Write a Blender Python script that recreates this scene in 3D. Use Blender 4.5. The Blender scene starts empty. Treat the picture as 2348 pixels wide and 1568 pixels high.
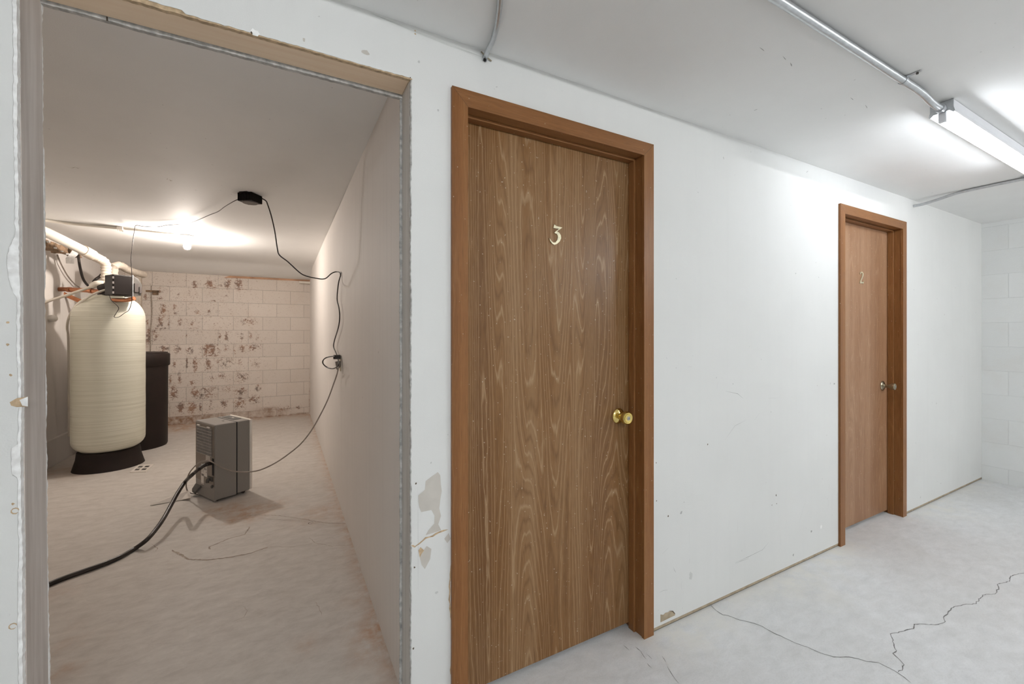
import bpy, bmesh, math, random
from mathutils import Vector, Matrix
random.seed(7)
sc = bpy.context.scene
col = sc.collection
# ------------------------------------------------------------------ camera
F, CX, CY, H = 970.0, 1174.0, 763.0, 1.293
YAW = math.radians(28.4)
SA, CA = math.sin(YAW), math.cos(YAW)
cd = bpy.data.cameras.new('camera'); cam = bpy.data.objects.new('camera', cd); col.objects.link(cam)
cam.location = (0, 0, H); cam.rotation_euler = (math.radians(90), 0, -YAW)
cd.sensor_width = 36; cd.lens = F / 2348 * 36; cd.shift_y = -(784 - CY) / 2348
cd.clip_start = 0.02
sc.camera = cam
# ------------------------------------------------------------------ world, exposure
w = bpy.data.worlds.new('world'); sc.world = w; w.use_nodes = True
w.node_tree.nodes['Background'].inputs[0].default_value = (1, 1, 1, 1)
w.node_tree.nodes['Background'].inputs[1].default_value = 0.02
sc.view_settings.view_transform = 'Standard'; sc.view_settings.look = 'None'
sc.view_settings.gamma = 1; sc.view_settings.use_curve_mapping = False
sc.view_settings.exposure = 0.0
TUBE_POWER, TUBE_COLOR = 31.0, (0.90, 0.945, 1.0)       # the visible corridor lamp
FILL_POWER, FILL_COLOR = 165.0, (0.955, 0.98, 1.0)      # two unseen lamps added behind the viewer as corridor fill
BULB_POWER, BULB_COLOR = 1230.0, (1.0, 0.90, 0.815)
try:
    sc.cycles.use_denoising = True
    sc.cycles.max_bounces = 6; sc.cycles.diffuse_bounces = 5; sc.cycles.glossy_bounces = 3
    sc.cycles.use_adaptive_sampling = True; sc.cycles.adaptive_threshold = 0.12
    sc.cycles.caustics_reflective = False; sc.cycles.caustics_refractive = False
    sc.cycles.sample_clamp_indirect = 6
except Exception:
    pass
# ------------------------------------------------------------------ geometry of the place (metres)
D = 1.315            # corridor face of the partition
YB = 1.43            # store room face of the partition
XR = 0.374           # right wall of the store room
XL = -2.0            # left wall of the store room
YE = 7.49            # back wall of the store room
XE = 5.43            # end wall of the corridor
CZ = 2.255           # ceiling

def ray(px, py):
    u = (px - CX) / F; v = (CY - py) / F
    return Vector((SA + u * CA, CA - u * SA, v))
def onY(px, py, y):
    d = ray(px, py); t = y / d.y; return Vector((d.x * t, y, H + d.z * t))
def onX(px, py, x):
    d = ray(px, py); t = x / d.x; return Vector((x, d.y * t, H + d.z * t))
def onZ(px, py, z):
    d = ray(px, py); t = (z - H) / d.z; return Vector((d.x * t, d.y * t, z))
def onT(px, py, t):
    d = ray(px, py); return Vector((d.x * t, d.y * t, H + d.z * t))

# ------------------------------------------------------------------ materials
def C4(c): return (c[0], c[1], c[2], 1)
class NT:
    def __init__(s, name):
        s.m = bpy.data.materials.new(name); s.m.use_nodes = True
        s.t = s.m.node_tree; s.n = s.t.nodes; s.bsdf = s.n['Principled BSDF']
    def new(s, typ, **kw):
        n = s.n.new(typ)
        for k, v in kw.items(): setattr(n, k, v)
        return n
    def link(s, a, b): s.t.links.new(a, b)
    def val(s, sock, v):
        if hasattr(v, 'is_linked') or hasattr(v, 'links'): s.link(v, sock)
        else: sock.default_value = v
    def math(s, op, a, b=0.0, c=None):
        n = s.new('ShaderNodeMath', operation=op); s.val(n.inputs[0], a); s.val(n.inputs[1], b)
        if c is not None: s.val(n.inputs[2], c)
        return n.outputs[0]
    def coord(s): return s.new('ShaderNodeTexCoord').outputs['Object']
    def mapping(s, scale=(1, 1, 1), loc=(0, 0, 0), rot=(0, 0, 0), src=None):
        n = s.new('ShaderNodeMapping'); s.link(src or s.coord(), n.inputs['Vector'])
        n.inputs['Scale'].default_value = scale; n.inputs['Location'].default_value = loc
        n.inputs['Rotation'].default_value = rot
        return n.outputs[0]
    def noise(s, vec, scale=5, detail=3, rough=0.5, dist=0.0):
        n = s.new('ShaderNodeTexNoise'); s.link(vec, n.inputs['Vector'])
        n.inputs['Scale'].default_value = scale; n.inputs['Detail'].default_value = detail
        n.inputs['Roughness'].default_value = rough; n.inputs['Distortion'].default_value = dist
        return n.outputs['Fac']
    def ramp(s, fac, stops):
        n = s.new('ShaderNodeValToRGB'); s.link(fac, n.inputs[0])
        e = n.color_ramp.elements
        while len(e) > 1: e.remove(e[0])
        e[0].position = stops[0][0]; e[0].color = C4(stops[0][1])
        for p, c in stops[1:]:
            k = e.new(p); k.color = C4(c)
        return n.outputs[0]
    def step(s, fac, a, b):          # smooth 0..1 between a and b
        n = s.new('ShaderNodeMapRange'); s.link(fac, n.inputs[0])
        n.inputs[1].default_value = a; n.inputs[2].default_value = b
        return n.outputs[0]
    def mix(s, fac, a, b, mode='MIX'):
        n = s.new('ShaderNodeMix', data_type='RGBA', blend_type=mode)
        s.val(n.inputs[0], fac)
        for sock, v in ((n.inputs[6], a), (n.inputs[7], b)):
            if isinstance(v, tuple): sock.default_value = C4(v)
            else: s.link(v, sock)
        return n.outputs[2]
    def attr(s, name):
        n = s.new('ShaderNodeAttribute'); n.attribute_name = name
        return n.outputs['Fac']
    def bump(s, h, strength=0.3, dist=0.002, prev=None):
        n = s.new('ShaderNodeBump'); s.link(h, n.inputs['Height'])
        n.inputs['Strength'].default_value = strength; n.inputs['Distance'].default_value = dist
        if prev: s.link(prev, n.inputs['Normal'])
        return n.outputs[0]
    def done(s, color=None, rough=0.6, metal=0.0, normal=None, spec=None):
        if color is not None:
            if isinstance(color, tuple): s.bsdf.inputs['Base Color'].default_value = C4(color)
            else: s.link(color, s.bsdf.inputs['Base Color'])
        s.val(s.bsdf.inputs['Roughness'], rough); s.bsdf.inputs['Metallic'].default_value = metal
        if spec is not None: s.bsdf.inputs['Specular IOR Level'].default_value = spec
        if normal is not None: s.link(normal, s.bsdf.inputs['Normal'])
        return s.m
    def __getattr__(s, k): raise AttributeError(k)

def plain(name, c, rough=0.6, metal=0.0, vary=0.12, scale=30, bump=0.0, spec=None):
    t = NT(name); nz = t.noise(t.mapping(), scale, 3)
    a = tuple(x * (1 - vary) for x in c); b = tuple(min(1, x * (1 + vary)) for x in c)
    cc = t.ramp(nz, [(0.3, a), (0.7, b)])
    return t.done(cc, rough, metal, t.bump(nz, bump, 0.002) if bump else None, spec)

def paint_mat(name, c, streak=0.018):
    t = NT(name)
    o = t.mapping()
    big = t.noise(o, 1.3, 4, 0.6); fine = t.noise(o, 260, 2)
    st = t.noise(t.mapping((30, 30, 0.9)), 1, 3)
    cc = t.ramp(big, [(0.3, tuple(x * 0.955 for x in c)), (0.7, tuple(min(1, x * 1.02) for x in c))])
    cc = t.mix(t.math('MULTIPLY', t.step(st, 0.5, 0.8), streak * 4), cc, tuple(x * 0.8 for x in c))
    sp = t.noise(o, 46, 1, 0.4)
    cc = t.mix(t.math('MULTIPLY', t.step(sp, 0.80, 0.83), 0.5), cc, tuple(x * 0.45 for x in c))
    return t.done(cc, 0.68, 0, t.bump(fine, 0.22, 0.0012, t.bump(big, 0.25, 0.01)), 0.25)

def wood_mat(name, dark, mid, light, axis='Z', rings=11.0, rough=0.42, lines=1.0):
    t = NT(name)
    sw = {'Z': (0, 0, 0), 'X': (0, math.radians(90), 0)}[axis]
    v = t.mapping(rot=sw)
    def m(s): 
        n = t.new('ShaderNodeMapping'); t.link(v, n.inputs[0]); n.inputs['Scale'].default_value = s; return n.outputs[0]
    f = t.noise(m((8.5, 3.0, 0.45)), 1, 0.7, 0.4)
    f2 = t.noise(m((60, 60, 9)), 1, 2, 0.5)
    ff = t.math('ADD', t.math('MULTIPLY', f, rings), t.math('MULTIPLY', f2, 0.5))
    fr = t.math('FRACT', ff)
    tri = t.math('ABSOLUTE', t.math('SUBTRACT', fr, 0.5))       # 0 .. .5
    line = t.step(tri, 0.10, 0.0)
    line2 = t.step(tri, 0.34, 0.5)
    pores = t.noise(m((330, 330, 12)), 1, 2, 0.65)
    strip = t.noise(m((9, 9, 0.12)), 1, 2, 0.5)
    cloud = t.noise(m((3, 3, 1.2)), 1, 3, 0.5)
    base = t.ramp(strip, [(0.3, dark), (0.5, mid), (0.72, tuple(0.6 * a + 0.4 * b for a, b in zip(mid, light)))])
    base = t.mix(t.math('MULTIPLY', t.step(cloud, 0.35, 0.7), 0.25), base, light)
    c = t.mix(t.math('MULTIPLY', line, 0.8 * lines), base, light)
    c = t.mix(t.math('MULTIPLY', line2, 0.45 * lines), c, tuple(x * 0.8 for x in dark))
    c = t.mix(t.math('MULTIPLY', t.step(pores, 0.54, 0.75), 0.5), c, tuple(x * 0.55 for x in dark))
    c = t.mix(t.math('MULTIPLY', t.step(pores, 0.44, 0.28), 0.35), c, light)
    dust = t.noise(m((150, 150, 150)), 1, 0, 0.5)
    c = t.mix(t.math('MULTIPLY', t.step(dust, 0.83, 0.86), 0.5), c, (0.7, 0.62, 0.5))
    return t.done(c, rough, 0, t.bump(pores, 0.15, 0.001), 0.3)

def concrete_mat():
    t = NT('concrete')
    o = t.mapping()
    big = t.noise(o, 1.1, 5, 0.6, 0.4); mid = t.noise(t.mapping((1.6, 3.2, 1), rot=(0, 0, 0.5)), 6, 6, 0.74, 0.3)
    fine = t.noise(o, 170, 3, 0.7)
    c = t.ramp(mid, [(0.28, (0.62, 0.625, 0.625)), (0.5, (0.70, 0.705, 0.71)), (0.72, (0.77, 0.775, 0.785))])
    c = t.mix(t.math('MULTIPLY', t.step(big, 0.42, 0.68), 0.35), c, (0.50, 0.48, 0.44))
    c = t.mix(t.math('MULTIPLY', t.step(fine, 0.5, 0.72), 0.16), c, (0.25, 0.24, 0.22))
    pale = t.math('MULTIPLY', t.attr('pale'), t.step(t.noise(o, 9, 5, 0.6), 0.35, 0.62))
    c = t.mix(t.math('MULTIPLY', pale, 0.7), c, (0.74, 0.72, 0.67))
    inn = t.attr('warm')
    c = t.mix(t.math('MULTIPLY', inn, 0.75), c, t.ramp(mid, [(0.28, (0.43, 0.375, 0.325)), (0.5, (0.52, 0.465, 0.41)), (0.72, (0.60, 0.545, 0.485))]))  # same concrete, warm bulb light painted into its colour
    r = t.math('MULTIPLY', t.attr('rust'), t.step(t.noise(o, 14, 6, 0.7), 0.36, 0.66))
    c = t.mix(t.math('MINIMUM', r, 0.8), c, (0.43, 0.25, 0.14))
    return t.done(c, 0.62, 0, t.bump(fine, 0.2, 0.001, t.bump(mid, 0.25, 0.004)), 0.35)

def block_mat(name, axis, off, rowoff, bw, rh, paint, rust=False, mort=0.004):
    t = NT(name)
    src = t.coord()
    sep = t.new('ShaderNodeSeparateXYZ'); t.link(src, sep.inputs[0])
    comb = t.new('ShaderNodeCombineXYZ')
    t.link(t.math('ADD', sep.outputs[axis], off), comb.inputs[0])
    t.link(t.math('SUBTRACT', sep.outputs[2], rowoff), comb.inputs[1])
    b = t.new('ShaderNodeTexBrick'); t.link(comb.outputs[0], b.inputs['Vector'])
    b.inputs['Scale'].default_value = 1; b.inputs['Mortar Size'].default_value = mort
    b.inputs['Mortar Smooth'].default_value = 0.35
    b.inputs['Brick Width'].default_value = bw; b.inputs['Row Height'].default_value = rh
    b.inputs['Color1'].default_value = C4(paint); b.inputs['Color2'].default_value = C4(tuple(x * 0.93 for x in paint))
    b.inputs['Mortar'].default_value = C4(tuple(x * (0.70 if rust else 0.93) for x in paint))
    o = t.mapping()
    fine = t.noise(o, 110, 4, 0.7); mid = t.noise(o, 3.5, 5, 0.6)
    c = t.mix(t.math('MULTIPLY', t.step(mid, 0.5, 0.75), 0.3), b.outputs['Color'], tuple(x * y for x, y in zip(paint, (0.86, 0.8, 0.74))))
    if rust:
        d = t.attr('rust')
        nz = t.noise(o, 95, 4, 0.82)
        th = t.math('SUBTRACT', 0.676, t.math('MULTIPLY', d, t.math('MULTIPLY', t.step(t.noise(o, 26, 4, 0.7), 0.28, 0.60), 0.325)))
        k = t.math('MULTIPLY', t.math('SUBTRACT', nz, th), 14.0)
        k = t.math('MINIMUM', t.math('MAXIMUM', k, 0.0), 1.0)
        rc = t.ramp(t.noise(o, 9, 3, 0.6), [(0.35, (0.16, 0.115, 0.095)), (0.55, (0.26, 0.135, 0.085)), (0.7, (0.36, 0.21, 0.13))])
        c = t.mix(t.math('MULTIPLY', k, 0.88), c, rc)
        base = t.attr('base')
        c = t.mix(t.math('MULTIPLY', base, t.step(t.noise(o, 12, 5, 0.7), 0.3, 0.62)), c, (0.27, 0.155, 0.09))
    h = t.math('SUBTRACT', t.math('MULTIPLY', fine, 0.5), t.math('MULTIPLY', b.outputs['Fac'], 1.2))
    return t.done(c, 0.8, 0, t.bump(h, 0.6, 0.004), 0.25)

def emit_mat(name, c, s):
    t = NT(name)
    t.bsdf.inputs['Base Color'].default_value = C4((0.8, 0.8, 0.8))
    t.bsdf.inputs['Emission Color'].default_value = C4(c); t.bsdf.inputs['Emission Strength'].default_value = s
    return t.m

M = {}
M['paint'] = paint_mat('wall_paint', (0.75, 0.752, 0.735))
M['paint_ceiling'] = paint_mat('ceiling_paint', (0.88, 0.88, 0.87), 0.0)
M['paint_inner'] = paint_mat('inner_wall_paint', (0.74, 0.70, 0.665), 0.07)
M['concrete'] = concrete_mat()
M['block_back'] = block_mat('rusted_painted_block', 0, 0.0885, 0.111, 0.375, 0.2035, (0.71, 0.64, 0.575), True)
M['block_end'] = block_mat('white_painted_block', 1, 0.06, 0.129, 0.406, 0.209, (0.80, 0.81, 0.80), False, 0.0025)
M['door_oak'] = wood_mat('limed_oak_door', (0.155, 0.070, 0.022), (0.212, 0.102, 0.034), (0.40, 0.26, 0.145), rings=26, rough=0.36)
M['door_oak_pale'] = wood_mat('pale_oak_door', (0.225, 0.105, 0.048), (0.30, 0.152, 0.076), (0.46, 0.295, 0.185), rings=20, rough=0.42, lines=0.5)
M['casing_v'] = wood_mat('casing_oak_upright', (0.165, 0.064, 0.018), (0.225, 0.090, 0.027), (0.36, 0.185, 0.075), rings=9, rough=0.40, lines=0.3)
M['casing_h'] = wood_mat('casing_oak_level', (0.15, 0.058, 0.018), (0.210, 0.086, 0.027), (0.33, 0.16, 0.065), 'X', 9, 0.40, 0.3)
def lumber(name, a, b, c):
    t = NT(name); g = t.noise(t.mapping((55, 22, 1.2)), 1, 5, 0.6); k = t.noise(t.mapping((9, 9, 2.2)), 1, 4, 0.6)
    cc = t.ramp(g, [(0.3, a), (0.55, b), (0.75, c)])
    cc = t.mix(t.math('MULTIPLY', t.step(k, 0.45, 0.7), 0.45), cc, tuple(x * 0.72 for x in b))
    d = t.noise(t.mapping((60, 60, 12)), 1, 1)
    cc = t.mix(t.math('MULTIPLY', t.step(d, 0.80, 0.84), 0.7), cc, (0.1, 0.08, 0.06))
    return t.done(cc, 0.8, 0, t.bump(g, 0.4, 0.002), 0.2)
M['grey_lumber'] = lumber('weathered_lumber', (0.46, 0.40, 0.36), (0.64, 0.585, 0.545), (0.78, 0.73, 0.69))
M['grey_lumber2'] = lumber('pale_weathered_lumber', (0.50, 0.475, 0.44), (0.61, 0.59, 0.56), (0.68, 0.66, 0.63))
t = NT('peach_header_wood')
g = t.noise(t.mapping((2.0, 50, 50)), 1, 5, 0.6)
M['peach'] = t.done(t.ramp(g, [(0.3, (0.86, 0.65, 0.46)), (0.7, (0.92, 0.74, 0.55))]), 0.75, 0, t.bump(g, 0.2, 0.002))
M['gypsum'] = plain('torn_gypsum', (0.90, 0.89, 0.87), 0.9, vary=0.14, scale=55, bump=0.8)
M['gypsum_grey'] = plain('dirty_gypsum', (0.46, 0.45, 0.43), 0.9, vary=0.35, scale=60, bump=0.9)
M['paper_brown'] = plain('torn_brown_paper', (0.52, 0.38, 0.24), 0.9, vary=0.3, scale=70, bump=0.8)
M['patch'] = plain('bared_paper', (0.57, 0.535, 0.485), 0.85, vary=0.06, scale=20)
M['tan'] = plain('tan_plate_wood', (0.42, 0.34, 0.24), 0.8, vary=0.2, scale=25, bump=0.3)
M['dark_gap'] = plain('dark_gap', (0.06, 0.045, 0.03), 0.9)
M['mark'] = plain('scuff_mark', (0.40, 0.40, 0.39), 0.8, vary=0.2)
M['mark_soft'] = plain('soft_smudge', (0.61, 0.615, 0.595), 0.8, vary=0.06)
M['dark_mark'] = plain('dark_nick', (0.12, 0.09, 0.06), 0.8)
M['crack'] = plain('hairline_crack', (0.22, 0.215, 0.21), 0.9, vary=0.4, scale=60)
M['crack_warm'] = plain('brown_crack', (0.36, 0.30, 0.25), 0.9, vary=0.3, scale=40)
M['brass'] = NT('polished_brass').done((0.80, 0.62, 0.22), 0.16, 1.0)
M['brass_pale'] = plain('worn_pale_brass', (0.74, 0.68, 0.48), 0.32, 0.75, vary=0.15, scale=120)
M['brass_old'] = plain('antique_brass', (0.36, 0.31, 0.22), 0.28, 1.0, vary=0.1)
M['steel'] = plain('galvanised_steel', (0.58, 0.60, 0.62), 0.36, 0.85, vary=0.08, scale=60)
M['keysteel'] = plain('key_cylinder_steel', (0.45, 0.43, 0.42), 0.3, 0.9)
M['white_enamel'] = plain('white_enamel', (0.74, 0.75, 0.78), 0.35, vary=0.03, scale=8)
M['tube'] = emit_mat('lit_tube', TUBE_COLOR, TUBE_POWER)
M['tube_fill'] = emit_mat('lit_fill_tube', FILL_COLOR, FILL_POWER)
M['bulb'] = emit_mat('lit_bulb', BULB_COLOR, BULB_POWER)
M['porcelain'] = plain('white_porcelain', (0.75, 0.72, 0.68), 0.3, vary=0.03)
t = NT('fibreglass_tank')
o = t.mapping()
hw = t.noise(t.mapping((1.2, 1.2, 130)), 1, 4, 0.65); hf = t.noise(t.mapping((3, 3, 420)), 1, 2, 0.6)
cc = t.ramp(hw, [(0.3, (0.60, 0.585, 0.475)), (0.55, (0.72, 0.71, 0.60)), (0.75, (0.80, 0.79, 0.69))])
cc = t.mix(t.math('MULTIPLY', t.step(hf, 0.5, 0.7), 0.3), cc, (0.76, 0.75, 0.66))
M['fibreglass'] = t.done(cc, t.step(hw, -0.25, 1.9), 0, t.bump(hw, 0.15, 0.002), 0.5)
M['black_plastic'] = plain('black_plastic', (0.016, 0.010, 0.008), 0.6, spec=0.25, vary=0.15, scale=12)
M['black_box'] = plain('gloss_black_plastic', (0.010, 0.007, 0.006), 0.45, spec=0.22, vary=0.1)
M['lens'] = plain('smoky_lens', (0.10, 0.085, 0.08), 0.4)
M['grey_plastic'] = plain('grey_plastic', (0.235, 0.215, 0.195), 0.42, vary=0.04, scale=200)
M['grey_back'] = plain('warm_grey_plastic', (0.18, 0.145, 0.115), 0.4, vary=0.06, scale=8)
M['grille'] = plain('grille_plastic', (0.34, 0.31, 0.28), 0.5)
M['dark_grey'] = plain('dark_grey_plastic', (0.075, 0.068, 0.06), 0.5)
M['white_plastic'] = plain('white_plastic', (0.74, 0.68, 0.62), 0.4, vary=0.03)
M['label'] = plain('paper_label', (0.66, 0.62, 0.58), 0.6, vary=0.06)
M['ink'] = plain('grey_print', (0.16, 0.14, 0.13), 0.6)
M['rubber'] = plain('black_rubber', (0.028, 0.021, 0.017), 0.35, vary=0.2, scale=15)
M['cord'] = plain('black_cord', (0.025, 0.018, 0.014), 0.5)
M['grey_cord'] = plain('grey_cord', (0.27, 0.225, 0.19), 0.4)
M['pvc'] = plain('white_pvc', (0.76, 0.71, 0.63), 0.4, vary=0.05, scale=9)
M['wrap'] = plain('wrapped_pipe_tape', (0.66, 0.58, 0.49), 0.8, vary=0.12, scale=45, bump=0.7)
M['copper'] = plain('dull_copper', (0.52, 0.22, 0.11), 0.38, 0.75, vary=0.2, scale=25)
M['rot'] = plain('rotten_wood', (0.20, 0.13, 0.08), 0.95, vary=0.6, scale=24, bump=1.0)
M['ivory'] = plain('ivory_plate', (0.50, 0.44, 0.32), 0.4, vary=0.04)
M['orange_stain'] = plain('stained_board', (0.50, 0.30, 0.19), 0.8, vary=0.25, scale=6, bump=0.3)
M['void'] = plain('slot_dark', (0.01, 0.01, 0.01), 0.9)

# ------------------------------------------------------------------ mesh builder
class MB:
    def __init__(s): s.v = []; s.f = []; s.mi = []; s.sm = []; s.mats = []
    def m(s, mat):
        if mat not in s.mats: s.mats.append(mat)
        return s.mats.index(mat)
    def add(s, verts, faces, mat, smooth=False):
        b = len(s.v); k = s.m(mat)
        s.v += [Vector(p) for p in verts]
        for f in faces: s.f.append([b + i for i in f]); s.mi.append(k); s.sm.append(smooth)
        return s
    def box(s, lo, hi, mat, mtx=None):
        x0, y0, z0 = lo; x1, y1, z1 = hi
        vs = [Vector(p) for p in ((x0,y0,z0),(x1,y0,z0),(x1,y1,z0),(x0,y1,z0),(x0,y0,z1),(x1,y0,z1),(x1,y1,z1),(x0,y1,z1))]
        if mtx: vs = [mtx @ p for p in vs]
        return s.add(vs, [(0,3,2,1),(4,5,6,7),(0,1,5,4),(1,2,6,5),(2,3,7,6),(3,0,4,7)], mat)
    def prism(s, poly, ext, mat, side=None):     # poly: list of Vector (ccw seen from front), ext vector
        n = len(poly); e = Vector(ext)
        a = [Vector(p) for p in poly]; b = [p + e for p in a]
        s.add(a, [tuple(range(n))], mat)
        s.add(b, [tuple(reversed(range(n)))], mat)
        s.add(a + b, [(i, i + n, (i + 1) % n + n, (i + 1) % n) for i in range(n)], side or mat)
        return s
    def lathe(s, prof, mat, seg=40, mtx=None, smooth=True):   # prof: (r,z)
        vs = []; fs = []
        for r, z in prof:
            for i in range(seg):
                a = 2 * math.pi * i / seg; vs.append(Vector((r * math.cos(a), r * math.sin(a), z)))
        for j in range(len(prof) - 1):
            for i in range(seg):
                k = (i + 1) % seg
                fs.append((j * seg + i, j * seg + k, (j + 1) * seg + k, (j + 1) * seg + i))
        fs.append(tuple(reversed(range(seg)))); fs.append(tuple(range((len(prof) - 1) * seg, len(prof) * seg)))
        if mtx: vs = [mtx @ p for p in vs]
        return s.add(vs, fs, mat, smooth)
    def tube(s, pts, r, mat, seg=10, sub=6, ridges=None, closed=False):
        pts = [Vector(p) for p in pts]
        P = []
        if sub > 1 and len(pts) > 2:
            q = [pts[0] * 2 - pts[1]] + pts + [pts[-1] * 2 - pts[-2]]
            for i in range(1, len(q) - 2):
                for k in range(sub):
                    u = k / sub
                    P.append(0.5 * ((2 * q[i]) + (q[i+1] - q[i-1]) * u + (2*q[i-1] - 5*q[i] + 4*q[i+1] - q[i+2]) * u*u + (3*q[i] - q[i-1] - 3*q[i+1] + q[i+2]) * u**3))
            P.append(pts[-1])
        else: P = pts
        if ridges:                                   # resample for corrugation
            L = [0]
            for a, b in zip(P, P[1:]): L.append(L[-1] + (b - a).length)
            n = max(4, int(L[-1] / (ridges / 2))); R = []; j = 0
            for i in range(n + 1):
                d = L[-1] * i / n
                while j < len(L) - 2 and L[j+1] < d: j += 1
                w_ = (d - L[j]) / max(1e-9, L[j+1] - L[j]); R.append(P[j].lerp(P[j+1], w_))
            P = R
        vs = []; fs = []
        tan = (P[1] - P[0]).normalized(); up = Vector((0, 0, 1)) if abs(tan.z) < 0.9 else Vector((1, 0, 0))
        nrm = tan.cross(up).normalized()
        for i, p in enumerate(P):
            if i: 
                t2 = (P[min(i+1, len(P)-1)] - P[i-1]).normalized()
                nrm = (nrm - t2 * nrm.dot(t2)).normalized(); tan = t2
            bi = tan.cross(nrm)
            rr = r * (1.0 if not ridges or i % 2 else 0.84)
            for k in range(seg):
                a = 2 * math.pi * k / seg
                vs.append(p + (nrm * math.cos(a) + bi * math.sin(a)) * rr)
        for i in range(len(P) - 1):
            for k in range(seg):
                l = (k + 1) % seg
                fs.append((i*seg+k, i*seg+l, (i+1)*seg+l, (i+1)*seg+k))
        fs.append(tuple(reversed(range(seg)))); fs.append(tuple(range((len(P)-1)*seg, len(P)*seg)))
        return s.add(vs, fs, mat, True)
    def ribbon(s, pts, w, n, mat, jit=0.0, off=0.0006):   # thin strip lying on a plane of normal n
        n = Vector(n); P = [Vector(p) + n * off for p in pts]; L = []; R = []
        if jit:
            Q = []
            for a, b in zip(P, P[1:]):
                k = max(2, int((b - a).length / 0.012))
                for i in range(k):
                    q = a.lerp(b, i / k); sd = (b - a).cross(n).normalized()
                    Q.append(q + sd * random.uniform(-jit, jit))
            Q.append(P[-1]); P = Q
        m = len(P)
        for i in range(m):
            d = (P[min(i+1, m-1)] - P[max(i-1, 0)]); sd = d.cross(n).normalized()
            ww = w * 0.5 * random.uniform(0.45, 1.0) * (0.2 if i in (0, m-1) else 1)
            L.append(P[i] + sd * ww); R.append(P[i] - sd * ww)
        return s.add(L + R, [(i, i+1, m+i+1, m+i) for i in range(m-1)], mat)
    def blob(s, c, rx, rz, ex, ez, n, mat, k=14, off=0.0006):
        c = Vector(c) + Vector(n) * off; ex = Vector(ex); ez = Vector(ez)
        vs = []
        for i in range(k):
            a = 2 * math.pi * i / k; q = random.uniform(0.6, 1.1)
            vs.append(c + ex * (rx * q * math.cos(a)) + ez * (rz * q * math.sin(a)))
        return s.add(vs, [tuple(range(k))], mat)
    def build(s, name, parent=None, bevel=0.0, loc=None, **props):
        me = bpy.data.meshes.new(name)
        o = bpy.data.objects.new(name, me); col.objects.link(o)
        base = Vector((0, 0, 0))
        inv = None
        if parent is not None:
            bpy.context.view_layer.update(); inv = parent.matrix_world.inverted()
        elif loc is not None: base = Vector(loc)
        vs = [(inv @ p) if inv is not None else p - base for p in s.v]
        me.from_pydata([tuple(p) for p in vs], [], s.f)
        for m_ in s.mats: me.materials.append(m_)
        me.polygons.foreach_set('material_index', s.mi); me.polygons.foreach_set('use_smooth', s.sm)
        me.update()
        bm = bmesh.new(); bm.from_mesh(me)
        if not props.pop('open_', False): bmesh.ops.recalc_face_normals(bm, faces=bm.faces)
        bm.to_mesh(me); bm.free()
        if parent is not None: o.parent = parent
        else: o.location = base
        if bevel:
            b = o.modifiers.new('bevel', 'BEVEL'); b.width = bevel; b.segments = 2; b.limit_method = 'ANGLE'
            b.angle_limit = math.radians(50)
        if any(s.sm): 
            try: me.shade_auto_smooth = True
            except Exception: pass
            e = o.modifiers.new('split', 'EDGE_SPLIT'); e.split_angle = math.radians(42)
        for k, v in props.items(): o[k] = v
        return o
def empty(name, loc, rz=0.0, **props):
    o = bpy.data.objects.new(name, None); col.objects.link(o)
    o.location = loc; o.rotation_euler = (0, 0, rz); o.empty_display_size = 0.1
    for k, v in props.items(): o[k] = v
    return o
def S(label, category, **k): return dict(label=label, category=category, kind='structure', **k)
def T(label, category, **k): return dict(label=label, category=category, **k)
def rot_to(d, loc):
    q = Vector(d).normalized().to_track_quat('Z', 'Y'); return Matrix.Translation(Vector(loc)) @ q.to_matrix().to_4x4()
NY = Vector((0, -1, 0)); EX = Vector((1, 0, 0)); EZ = Vector((0, 0, 1)); EY = Vector((0, 1, 0))

# ------------------------------------------------------------------ floor and ceiling
def grid(xs, ys, zf):
    vs = [(x, y, zf(x, y)) for y in ys for x in xs]; nx = len(xs)
    fs = [(j*nx+i, j*nx+i+1, (j+1)*nx+i+1, (j+1)*nx+i) for j in range(len(ys)-1) for i in range(nx-1)]
    return vs, fs
def frange(a, b, st):
    n = max(1, int(round((b - a) / st))); return [a + (b - a) * i / n for i in range(n + 1)]
def sm(x, a, b):
    x = min(1, max(0, (x - a) / (b - a))); return x * x * (3 - 2 * x)
def vattr(o, name, fn):
    me = o.data; a = me.attributes.new(name, 'FLOAT', 'POINT')
    a.data.foreach_set('value', [fn(v.co) for v in me.vertices])

X0, Y0 = -2.9, -2.45
b = MB(); vs, fs = grid(frange(X0, XE, 0.05), frange(Y0, YE + 0.05, 0.05), lambda x, y: 0.0)
b.add(vs, fs, M['concrete'])
def P8(x, y): return (1600 + x / 3.139, 1100 + y / 3.139)
c1 = [(85,895),(130,940),(180,972),(220,978),(300,1010),(380,1025),(465,1055),(540,1100),(620,1135),(700,1175),(790,1205),(880,1245),(980,1277),(1090,1275),(1160,1290),(1220,1308),(1300,1315),(1380,1355),(1450,1395),(1540,1465)]
c2 = [(2348,670),(2260,690),(2240,730),(2150,750),(2165,780),(2140,820),(2050,830),(2000,890),(1860,908),(1820,930),(1800,970),(1765,990),(1780,1020),(1710,1045),(1555,1038),(1550,1070),(1500,1085),(1390,1110),(1410,1180),(1430,1230),(1410,1250),(1480,1330),(1480,1360),(1440,1385)]
b.ribbon([onZ(*P8(*p), 0) for p in c1], 0.0045, EZ, M['crack'], 0.0015)
b.ribbon([onZ(*P8(*p), 0) for p in c2], 0.0045, EZ, M['crack'], 0.003)
def P3(x, y): return (100 + x / 2.795, 1100 + y / 2.795)
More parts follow.
